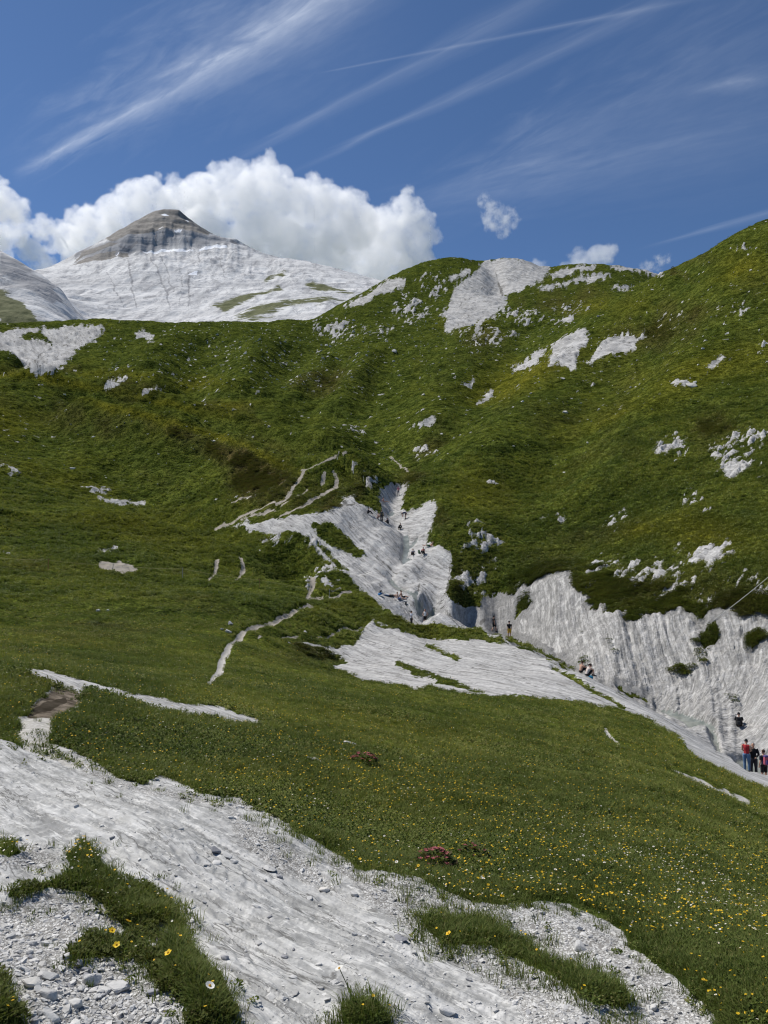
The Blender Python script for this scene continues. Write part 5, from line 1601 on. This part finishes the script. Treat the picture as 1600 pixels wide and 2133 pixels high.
# ------------------------------------------------------------------ fence wire on thin posts
M_POST = simple_mat('fence_post', (.30, .16, .06), .8, .3, 20)
M_STEEL = simple_mat('steel_post', (.33, .32, .30), .5, .15, 20)
M_WIRE = simple_mat('fence_tape', (.42, .36, .16), .6, .1, 20)
M_ROPE = simple_mat('pale_rope', (.62, .60, .55), .7, .1, 20)


def rod(pts, rad, nm, seg=6):
    b = MB()
    rings = []
    for k, p in enumerate(pts):
        p = Vector(p)
        d = (Vector(pts[min(k + 1, len(pts) - 1)]) - Vector(pts[max(k - 1, 0)])).normalized()
        u = d.cross(Vector((.13, .2, .97)) if abs(d.z) < .9 else Vector((1, 0, 0))).normalized()
        v = d.cross(u)
        rings.append([p + (u * math.cos(6.283 * j / seg) + v * math.sin(6.283 * j / seg)) * rad for j in range(seg)])
    for r0, r1 in zip(rings, rings[1:]):
        for j in range(seg):
            b.poly([r0[j], r0[(j + 1) % seg], r1[(j + 1) % seg], r1[j]])
    b.poly(rings[0][::-1])
    b.poly(rings[-1])
    me = b.mesh(nm)
    me.polygons.foreach_set('use_smooth', [True] * len(me.polygons))
    return me


fps = [(-40, 1178, 1.05), (100, 1187, 1.1), (235, 1191, .8), (380, 1204, 1.05), (540, 1224, .9), (686, 1244, .9)]
p0 = hit(100, 1187)
fence = empty('pasture_fence', p0, 'thin pasture fence of wooden posts and one wire across the left meadow', 'fence')
tops = []
for k, (a, b_, h_) in enumerate(fps):
    p = hit(a, b_) - p0
    po = obj('post', rod([(0, 0, -.2), (0, 0, h_ * .5), (.02, 0, h_)], .045 if k == 1 else .034, 'post'), fence, [M_POST if k in (0, 1, 4) else M_STEEL])
    po.location = p
    tops.append(p + Vector((0, 0, h_ * .86)))
wp = []
for t0, t1 in zip(tops, tops[1:]):
    wp += [t0.lerp(t1, j / 6) - Vector((0, 0, .12 * math.sin(math.pi * j / 6))) for j in range(6)]
wp.append(tops[-1])
obj('wire', rod(wp, .008, 'wire', 4), fence, [M_WIRE])
pp = hit(871, 1287)
pr = empty('steel_post', pp, 'thin grey marker post between the two people at the stream', 'post')
obj('shaft', rod([(0, 0, -.2), (0, 0, 1.1)], .028, 'shaft'), pr, [M_STEEL])
obj('cap', rod([(0, 0, 1.1), (0, 0, 1.16)], .036, 'cap'), pr, [M_STEEL])
c0 = hit(1487, 1292)
c1 = ray(1740, 1075).normalized() * 58
co_ = obj('rope', rod([c0.lerp(c1, j / 12) - Vector((0, 0, .25 * math.sin(math.pi * j / 12))) for j in range(13)], .022, 'rope', 5), None, [M_ROPE], None, 'thin pale rope stretched down to the cliff at the right edge', 'rope')
# ------------------------------------------------------------------ people
MATS = {}


def cloth(colr, nm='cloth'):
    if colr not in MATS:
        MATS[colr] = simple_mat(nm, colr, .85, .12, 14)
    return MATS[colr]


SKIN = simple_mat('skin', (.50, .29, .20), .6, .08, 8)
SKIN2 = simple_mat('skin', (.60, .38, .28), .6, .08, 8)
M_EYE = simple_mat('eye', (.02, .018, .015), .3, .05)
M_LIP = simple_mat('mouth', (.35, .12, .10), .6, .05)
BLACK, DARK, BROWN, BLOND, GREY = (.012, .012, .013), (.03, .031, .035), (.045, .026, .016), (.28, .18, .08), (.24, .24, .24)

STAND = dict(pel=(0, 0, .95), bel=(0, .01, 1.10), che=(0, .0, 1.30), nec=(0, .0, 1.47), hea=(0, .02, 1.60), top=(0, .01, 1.69),
             hip=(.095, 0, .90), kne=(.105, .02, .50), ank=(.11, -.01, .09), toe=(.125, .15, .035), sho=(.175, 0, 1.41), elb=(.225, -.03, 1.13), wri=(.225, .07, .89))


def pose(**kw):
    """two-sided joints; a key with _l or _r overrides one side"""
    j = {}
    base = dict(STAND)
    base.update({k: v for k, v in kw.items() if k in STAND})
    for k, v in base.items():
        if k in ('pel', 'bel', 'che', 'nec', 'hea', 'top'):
            j[k] = Vector(v)
        else:
            j[k + '_r'] = Vector(v)
            j[k + '_l'] = Vector((-v[0], v[1], v[2]))
    for k, v in kw.items():
        if k not in STAND:
            j[k] = Vector(v)
    return j


POSES = {
    'stand': pose(),
    'hips': pose(elb=(.33, -.08, 1.16), wri=(.19, .05, 1.02), ank=(.16, 0, .09), toe=(.2, .14, .035)),
    'front': pose(elb=(.22, .03, 1.14), wri=(.06, .23, 1.00), hea=(0, .05, 1.59), top=(0, .06, 1.68)),
    'phone': pose(elb=(.23, .12, 1.20), wri=(.10, .24, 1.46), elb_l=(-.24, .05, 1.17), wri_l=(-.1, .24, 1.05)),
    'walk': pose(kne_r=(.1, .16, .52), ank_r=(.1, .22, .10), toe_r=(.11, .38, .05), kne_l=(-.1, .02, .49), ank_l=(-.1, -.24, .13), toe_l=(-.11, -.10, .035), elb_r=(.22, -.12, 1.14), wri_r=(.22, -.06, .90), elb_l=(-.22, .06, 1.13), wri_l=(-.21, .22, .93)),
    'sit': pose(pel=(0, 0, .12), bel=(0, .02, .26), che=(0, .08, .45), nec=(0, .12, .62), hea=(0, .17, .74), top=(0, .18, .83), hip=(.1, .03, .11), kne=(.13, .40, .40), ank=(.12, .62, .07), toe=(.13, .76, .03), sho=(.175, .10, .56), elb=(.22, .26, .40), wri=(.14, .44, .42)),
    'sit_back': pose(pel=(0, 0, .12), bel=(0, -.03, .26), che=(0, -.10, .46), nec=(0, -.14, .62), hea=(0, -.12, .75), top=(0, -.12, .84), hip=(.1, .03, .11), kne=(.12, .44, .22), ank=(.11, .82, .08), toe=(.13, .88, .17), sho=(.175, -.13, .57), elb=(.26, -.28, .34), wri=(.27, -.32, .09)),
    'hug': pose(pel=(0, 0, .12), bel=(0, .03, .26), che=(0, .12, .43), nec=(0, .2, .57), hea=(0, .27, .67), top=(0, .30, .75), hip=(.1, .03, .11), kne=(.1, .34, .46), ank=(.1, .46, .07), toe=(.11, .60, .03), sho=(.17, .17, .52), elb=(.22, .36, .42), wri=(.07, .46, .34)),
    'lie': pose(pel=(0, 0, .12), bel=(0, -.15, .12), che=(0, -.36, .14), nec=(0, -.54, .15), hea=(0, -.68, .17), top=(0, -.77, .18), hip=(.1, .05, .11), kne=(.12, .46, .20), ank=(.12, .86, .08), toe=(.16, .90, .20), sho=(.18, -.47, .12), elb=(.3, -.30, .06), wri=(.18, -.12, .22)),
    'prop': pose(pel=(0, 0, .12), bel=(0, -.14, .17), che=(0, -.31, .28), nec=(0, -.43, .40), hea=(0, -.49, .52), top=(0, -.51, .61), hip=(.1, .05, .11), kne=(.12, .46, .20), ank=(.12, .86, .08), toe=(.16, .90, .20), sho=(.18, -.38, .35), elb=(.24, -.50, .07), wri=(.18, -.27, .05)),
    'bend': pose(pel=(0, -.08, .90), bel=(0, .08, .98), che=(0, .27, .99), nec=(0, .43, .95), hea=(0, .55, .89), top=(0, .63, .86), hip=(.1, -.08, .86), kne=(.12, .02, .48), ank=(.12, -.02, .09), toe=(.13, .13, .035), sho=(.17, .38, .94), elb=(.2, .43, .66), wri=(.15, .47, .42)),
    'squat': pose(pel=(0, -.12, .32), bel=(0, -.06, .46), che=(0, .08, .62), nec=(0, .18, .76), hea=(0, .26, .87), top=(0, .29, .95), hip=(.1, -.08, .31), kne=(.17, .26, .50), ank=(.13, .02, .09), toe=(.15, .17, .035), sho=(.17, .15, .70), elb=(.22, .33, .50), wri=(.12, .45, .26)),
}
RAD = dict(pel=.135, bel=.118, che=.135, nec=.055, hea=.098, top=.062, hip=.088, kne=.058, ank=.040, toe=.030, sho=.060, elb=.041, wri=.029)
TORSO = [('pel', 'bel'), ('bel', 'che'), ('che', 'nec')]


def tube_mesh(name, chains, seg=8):
    """closed tapered tubes along chains of (point, radius across, radius deep); one joined mesh"""
    bm = bmesh.new()
    for ch in chains:
        rings = []
        for k, (p, ra, rb) in enumerate(ch):
            p = Vector(p)
            d = Vector(ch[min(k + 1, len(ch) - 1)][0]) - Vector(ch[max(k - 1, 0)][0])
            d.normalize()
            u = Vector((1, 0, 0))
            u = (u - d * u.dot(d))
            if u.length < .2:
                u = Vector((0, 1, 0)) - d * d.y
            u.normalize()
            v = d.cross(u)
            rings.append([bm.verts.new(p + u * math.cos(6.283 * j / seg) * ra + v * math.sin(6.283 * j / seg) * rb) for j in range(seg)])
        for r0, r1 in zip(rings, rings[1:]):
            for j in range(seg):
                bm.faces.new((r0[j], r0[(j + 1) % seg], r1[(j + 1) % seg], r1[j]))
        bm.faces.new(rings[0][::-1])
        bm.faces.new(rings[-1])
    me = bpy.data.meshes.new(name)
    bm.to_mesh(me)
    bm.free()
    return me


def body_mesh(j, slim=1.0):
    """one continuous body: torso, neck, head, limbs, hands with five fingers, fused by a voxel remesh"""
    ch = []
    c = lambda k, f=1.0, g=None: (j[k], RAD[k] * f * slim, RAD[k] * (g if g else f) * slim)
    ch.append([(j['pel'] + (j['pel'] - j['bel']) * .45, .09, .07), c('pel', 1.05, .80), c('bel', 1.0, .78), c('che', 1.12, .80), (j['che'].lerp(j['nec'], .6), .12, .085), (j['nec'], .052, .055), (j['nec'].lerp(j['hea'], .5), .052, .056)])
    up = (j['top'] - j['nec']).normalized()
    h = j['hea']
    ch.append([(h - up * .115, .040, .045), (h - up * .07, .066, .080), (h, .078, .098), (h + up * .06, .074, .095), (h + up * .10, .045, .06), (h + up * .115, .01, .015)])
    fw = Vector((0, 1, 0)) - up * up.y
    if fw.length < .3:
        fw = Vector((0, 0, 1)) - up * up.z
    fw.normalize()
    ch.append([(h + fw * .08 + up * .03, .012, .012), (h + fw * .122 - up * .012, .016, .014), (h + fw * .09 - up * .025, .014, .012)])      # nose
    for s_ in ('_r', '_l'):
        sg = 1 if s_ == '_r' else -1
        ch.append([(h + Vector((sg * .068, 0, 0)) - up * .02, .012, .022), (h + Vector((sg * .088, 0, 0)), .012, .026), (h + Vector((sg * .088, 0, 0)) + up * .02, .008, .016)])   # ear
        ch.append([(j['sho' + s_].lerp(j['che'], .35), .06, .06), (j['sho' + s_], .060, .060), (j['sho' + s_].lerp(j['elb' + s_], .5), .050, .050), (j['elb' + s_], .040, .040), (j['elb' + s_].lerp(j['wri' + s_], .35), .042, .040), (j['wri' + s_], .028, .026)])
        w_, d = j['wri' + s_], (j['wri' + s_] - j['elb' + s_]).normalized()
        sd_ = Vector((0, 1, 0)) - d * d.y
        sd_.normalize()
        nm = d.cross(sd_)
        ch.append([(w_ - d * .01, .026, .024), (w_ + d * .045, .038, .030), (w_ + d * .085, .036, .026)])
        for q_, (off, ln) in enumerate(((-.028, .055), (-.010, .068), (.009, .066), (.027, .05))):
            b0 = w_ + d * .075 + sd_ * off
            ch.append([(b0, .011, .011), (b0 + d * ln * .55 + nm * .004, .010, .010), (b0 + d * ln + nm * .018, .008, .008)])
        ch.append([(w_ + d * .02 - sd_ * .025, .013, .013), (w_ + d * .05 - sd_ * .052 + nm * .01, .012, .012), (w_ + d * .08 - sd_ * .058 + nm * .02, .009, .009)])
        ch.append([(j['pel'].lerp(j['hip' + s_], .6), .09, .09), (j['hip' + s_], .092, .092), (j['hip' + s_].lerp(j['kne' + s_], .45), .076, .078), (j['kne' + s_], .055, .057), (j['kne' + s_].lerp(j['ank' + s_], .32), .054, .058), (j['ank' + s_], .038, .038)])
        ch.append([(j['ank' + s_] - (j['toe' + s_] - j['ank' + s_]) * .3, .035, .035), (j['ank' + s_].lerp(j['toe' + s_], .4), .044, .040), (j['toe' + s_], .040, .026)])
    me = tube_mesh('body', ch)
    return me


def remeshed(o, size=.018):
    md = o.modifiers.new('fuse', 'REMESH')
    md.mode = 'VOXEL'
    md.voxel_size = size
    md.use_smooth_shade = True
    return o


def person(px, py, yaw, ps, label, top=None, legs=None, legtype='long', sleeves='short', hair=BROWN, hairtype='short', hat=None, shoes=(.05, .045, .04), height_=1.74, at=None, skin_=None, slim=1.0, lift=0.0, pitch=0.0, faces=True):
    j = POSES[ps]
    if at:                                    # column and distance, for feet hidden by the grass in front
        a = elev(at[0], at[2] if len(at) > 2 else 1300)[0]
        t_ = math.atan(a)
        x, y = at[1] * math.sin(t_), at[1] * math.cos(t_)
        p = Vector((x, y, ground(x, y)))
    else:
        p = hit(px, py)
    p.z += lift
    root = empty('person', p, label, 'person', None, R(yaw))
    root.rotation_euler = (R(pitch), 0, R(yaw))
    s_ = height_ / 1.74
    root.scale = (s_, s_, s_)
    sk = skin_ or SKIN
    bo = remeshed(obj('body', body_mesh(j, slim), root, [sk]), .016)
    k = slim
    if top:
        ch = [[(j['pel'].lerp(j['bel'], .1), .150 * k, .122 * k), (j['bel'], .136 * k, .112 * k), (j['che'], .166 * k, .126 * k), (j['che'].lerp(j['nec'], .62), .135 * k, .10 * k), (j['che'].lerp(j['nec'], .86), .075 * k, .07 * k)]]
        for sd_ in ('_r', '_l'):
            e_, w_, h_ = j['elb' + sd_], j['wri' + sd_], j['sho' + sd_]
            if sleeves == 'none':
                ch.append([(h_.lerp(j['che'], .4), .075, .075), (h_.lerp(j['che'], .05), .066, .066)])
            else:
                ch.append([(h_.lerp(j['che'], .35), .075, .075), (h_, .073, .073), (h_.lerp(e_, .5), .064, .064)] + ([(e_, .053, .053), (e_.lerp(w_, .5), .053, .05), (e_.lerp(w_, .92), .040, .04)] if sleeves == 'long' else [(h_.lerp(e_, .72), .062, .062)]))
        remeshed(obj('shirt', tube_mesh('shirt', ch), root, [cloth(top)]), .018)
    if legs:
        ch = [[(j['bel'].lerp(j['pel'], .5), .138 * k, .113 * k), (j['pel'], .155 * k, .122 * k), (j['pel'] + (j['pel'] - j['bel']) * .4, .11 * k, .10 * k)]]
        for sd_ in ('_r', '_l'):
            h_, n_, a_ = j['hip' + sd_], j['kne' + sd_], j['ank' + sd_]
            ch.append([(j['pel'].lerp(h_, .6), .105, .105), (h_, .106, .106), (h_.lerp(n_, .5), .092, .094)] + ([(n_, .070, .072), (n_.lerp(a_, .4), .068, .07), (n_.lerp(a_, .93), .055, .056)] if legtype == 'long' else [(h_.lerp(n_, .85), .086, .088)]))
        remeshed(obj('trousers' if legtype == 'long' else 'shorts', tube_mesh('trousers', ch), root, [cloth(legs)]), .018)
    if shoes:
        for sd_ in ('_r', '_l'):
            a_, t2 = j['ank' + sd_], j['toe' + sd_]
            dn = Vector((0, 0, -.012)) if a_.z < .2 else Vector((0, 0, 0))
            remeshed(obj('shoe', tube_mesh('shoe', [[(a_ - (t2 - a_) * .38, .040, .04), (a_.lerp(t2, .35) + dn, .055, .048), (t2 + dn * .4, .050, .034), (t2 + (t2 - a_) * .22, .034, .022)], [(a_ + Vector((0, 0, .045)) if a_.z < .3 else a_, .050, .05), (a_.lerp(t2, .12), .052, .05)]]), root, [cloth(shoes)]), .02)
    up = (j['top'] - j['nec']).normalized()
    h = j['hea']
    fw = Vector((0, 1, 0)) - up * up.y
    if fw.length < .3:
        fw = Vector((0, 0, 1)) - up * up.z
    fw.normalize()
    if hair and hairtype:
        ch = [[(h - up * .03 - fw * .045, .075, .07), (h + up * .03 - fw * .022, .090, .092), (h + up * .08 - fw * .012, .082, .092), (h + up * .118 - fw * .012, .05, .06), (h + up * .13, .012, .014)]]
        if hairtype == 'long':
            ch.append([(h + up * .04 - fw * .05, .085, .06), (h - up * .10 - fw * .075, .075, .04), (h - up * .22 - fw * .085, .05, .03)])
        if hairtype == 'tail':
            ch.append([(h + up * .06 - fw * .09, .03, .03), (h + up * .02 - fw * .15, .035, .035), (h - up * .12 - fw * .15, .02, .02)])
        if hairtype == 'bun':
            ch.append([(h + up * .09 - fw * .09, .03, .03), (h + up * .11 - fw * .12, .045, .045), (h + up * .12 - fw * .15, .02, .02)])
        remeshed(obj('hair', tube_mesh('hair', ch), root, [cloth(hair, 'hair')]), .016)
    if hat:
        remeshed(obj('cap', tube_mesh('cap', [[(h + up * .035, .098, .112), (h + up * .09, .094, .106), (h + up * .13, .058, .068), (h + up * .14, .01, .01)], [(h + up * .045 + fw * .06, .07, .016), (h + up * .04 + fw * .19, .055, .012)]]), root, [cloth(hat)]), .014)
    if faces:
        for sg in (1, -1):
            e = centre_mesh(.010)
            e.materials.append(M_EYE)
            eo = obj('eye', e, root)
            eo.location = h + fw * .092 + Vector((sg * .032, 0, 0)) + up * .018
        mo = obj('mouth', tube_mesh('mouth', [[(h + fw * .088 - up * .055 - Vector((.024, 0, 0)), .006, .006), (h + fw * .096 - up * .055, .009, .009), (h + fw * .088 - up * .055 + Vector((.024, 0, 0)), .006, .006)]], 5), root, [M_LIP])
    return root


def backpack(loc, rot, size, colr, colr2, label, group=None):
    root = empty('backpack', loc, label, 'backpack', group, 0, rot)
    root.scale = (size,) * 3

    def box(nm, sx, sy, sz, loc_, bev, mat):
        bm = bmesh.new()
        bmesh.ops.create_cube(bm, size=1)
        for v in bm.verts:
            t_ = 1 - .18 * (v.co.z > 0)
            v.co = Vector((v.co.x * sx * t_, v.co.y * sy * t_, v.co.z * sz))
        bmesh.ops.bevel(bm, geom=list(bm.edges), offset=bev, segments=3, affect='EDGES', profile=.6)
        me = bpy.data.meshes.new(nm)
        bm.to_mesh(me)
        bm.free()
        me.polygons.foreach_set('use_smooth', [True] * len(me.polygons))
        o = obj(nm, me, root, [mat])
        o.location = loc_
        return o
    a, b = cloth(colr), cloth(colr2)
    box('bag', .30, .20, .46, (0, 0, .23), .07, a)
    box('pocket', .22, .08, .22, (0, -.12, .15), .03, b)
    box('lid', .27, .20, .10, (0, -.005, .47), .04, b)
    for sg in (1, -1):
        obj('strap', rod([(sg * .08, .09, .42), (sg * .10, .15, .38), (sg * .11, .17, .25), (sg * .12, .12, .08), (sg * .11, .08, .04)], .018, 'strap'), root, [b])
    obj('handle', rod([(-.04, .07, .50), (-.03, .08, .545), (.03, .08, .545), (.04, .07, .50)], .009, 'handle'), root, [b])
    return root


def on_back(root, ps, colr, colr2, label, size=.95):
    j = POSES[ps]
    s_ = root.scale[0]
    yaw = root.rotation_euler.z
    loc = Vector((0, -.20, j['bel'].z - .12 + (j['bel'].y * 0)))
    loc.y += j['bel'].y
    m = Matrix.Rotation(yaw, 3, 'Z')
    return backpack(root.location + m @ (loc * s_), (0, 0, yaw), size * s_, colr, colr2, label)


RED, JEANS, WHITE, PINK = (.36, .025, .03), (.09, .17, .30), (.72, .71, .69), (.50, .17, .24)
# near the right edge, behind the lip of the meadow
a_ = person(0, 0, -40, 'front', 'woman in a red sleeveless top and blue jeans with short dark hair', RED, JEANS, 'long', 'none', BLACK, 'short', at=(1555, 44.2, 1570), height_=1.68, slim=.95, skin_=SKIN)
a_ = person(0, 0, 160, 'phone', 'balding man in a black long sleeved shirt beside the woman in red', BLACK, (.035, .035, .042), 'long', 'long', GREY, 'short', at=(1569, 44.6, 1570), height_=1.80)
a_ = person(0, 0, 10, 'stand', 'person in black shorts with a patterned backpack at the right edge', (.02, .02, .035), BLACK, 'short', 'short', BROWN, 'short', at=(1591, 43.6, 1580), height_=1.66)
on_back(a_, 'stand', (.42, .10, .14), (.10, .07, .20), 'red and purple backpack on the back of the person at the right edge')
p_ = person(1540, 1514, -25, 'sit', 'person in dark clothes with a white scarf sitting on the pale rock below the cliff', (.02, .02, .022), BLACK, 'long', 'long', BLACK, 'short', hat=None)
on_back(p_, 'sit', (.015, .015, .016), (.03, .03, .034), 'black backpack worn by the person sitting on the pale rock')
# the pair on the slab crest
person(1210, 1402, -62, 'sit', 'shirtless man in black shorts sitting on the slab, arms stretched forward', None, BLACK, 'short', hair=BROWN, height_=1.82)
person(1223, 1409, -72, 'hug', 'woman with tied brown hair and pale top sitting hunched beside the shirtless man', (.55, .47, .42), BLACK, 'short', 'none', BROWN, 'tail', height_=1.70, skin_=SKIN2)
b0 = hit(1241, 1415)
backpack(b0 + Vector((-.22, .1, .12)), (R(80), R(10), R(-75)), 1.05, (.02, .22, .36), (.03, .12, .2), 'turquoise blue backpack lying on the slab beside the seated woman')
# the two walking up
person(1029, 1317, -60, 'walk', 'man in black shirt and shorts walking, bare pale legs', BLACK, BLACK, 'short', 'short', BLACK, 'short', height_=1.80)
person(0, 0, 15, 'stand', 'man in a black T shirt and yellow shorts wearing a black cap', BLACK, (.62, .36, .04), 'short', 'short', None, None, hat=BLACK, at=(1061, 78.5), height_=1.80)
# at the lip in front of the stream
person(0, 0, -70, 'stand', 'person in a pale blue shirt seen from the chest up behind the grassy lip', (.48, .52, .60), DARK, 'long', 'short', BROWN, 'short', at=(857, 82.5), height_=1.74)
person(0, 0, 150, 'hips', 'woman in a white tank top with reddish hair behind the grassy lip', WHITE, BLACK, 'short', 'none', (.13, .05, .03), 'long', at=(885.5, 83), height_=1.68, skin_=SKIN)
# the group lying on the left bank
q0 = hit(812, 1242)
person(811, 1243, 78, 'lie', 'person in black shirt and blue jeans lying on the left bank', BLACK, (.05, .09, .17), 'long', 'long', BLACK, 'short')
person(838, 1246, -100, 'sit_back', 'dark haired shirtless person sitting upright on the left bank', None, BLACK, 'short', hair=BROWN, hairtype='bun', shoes=None)
person(830, 1249, -110, 'sit_back', 'pale person in blue swimming shorts leaning back on the left bank', None, (.12, .17, .32), 'short', hair=BLOND, shoes=None, skin_=SKIN2)
b1 = hit(789, 1241)
backpack(b1 + Vector((0, 0, .16)), (R(80), 0, R(40)), .95, (.015, .20, .52), (.02, .10, .26), 'bright blue backpack lying on the left bank')
backpack(hit(789, 1236) + Vector((.05, .3, .05)), (R(50), 0, R(120)), .8, (.03, .03, .034), (.05, .05, .055), 'dark backpack behind the bright blue one')
backpack(hit(845, 1259), (0, R(12), R(20)), .62, (.03, .03, .033), (.06, .06, .065), 'small black backpack below the bathers on the left bank')
# upstream
person(883, 1154, 150, 'sit', 'person in a red shirt and black trousers sitting on the right bank', RED, BLACK, 'long', 'short', BROWN, 'short')
person(861, 1157, 165, 'sit', 'person in a white and dark top sitting at the water on the right bank', (.32, .32, .34), BLACK, 'long', 'short', BLACK, 'short')
person(895, 1138, 75, 'prop', 'person with bare pink shoulders resting on a green mat above the red shirt', None, (.02, .10, .05), 'short', hair=BROWN, shoes=None, skin_=SKIN2)
backpack(hit(874, 1153), (0, R(-15), R(30)), .9, (.16, .24, .14), (.10, .16, .09), 'pale green backpack between the two people on the right bank')
person(832, 1104, -40, 'squat', 'person in black squatting at the edge of the channel', BLACK, BLACK, 'long', 'long', BLACK, 'short')
person(845, 1081, 80, 'bend', 'person in a dark blue top bending over the water', (.025, .04, .09), (.10, .05, .05), 'short', 'short', BROWN, 'short')
person(809, 1091, 60, 'sit', 'person in dark clothes and sun hat sitting left of the channel', (.03, .03, .035), (.02, .02, .022), 'long', 'short', None, None, hat=(.14, .13, .12))
person(795, 1087, 10, 'stand', 'man in a grey green shirt and dark trousers standing above the left wall', (.085, .085, .075), DARK, 'long', 'short', BROWN, 'short', height_=1.80)
person(786, 1080, -110, 'sit', 'pale person in a white top sitting next to the standing man', (.62, .50, .47), (.3, .2, .17), 'short', 'none', BLACK, 'bun', skin_=SKIN2)
backpack(hit(793, 1086) + Vector((.2, -.5, 0)), (0, R(10), R(30)), .7, (.02, .02, .022), (.04, .04, .042), 'black backpack at the feet of the standing man')
person(766, 1070, -80, 'sit', 'person in dark clothes sitting highest on the left wall', (.03, .03, .034), BLACK, 'long', 'short', BLACK, 'short', skin_=SKIN2)
person(800, 1047, -95, 'sit_back', 'sunbather in a pale pink top sitting by the upper pool', (.62, .32, .26), None, 'short', 'none', BROWN, 'tail', shoes=None, skin_=SKIN2)
person(830, 1033, 170, 'front', 'person in a pink top and grey trousers standing at the head of the gorge', PINK, (.16, .15, .18), 'long', 'short', BROWN, 'short', height_=1.70)
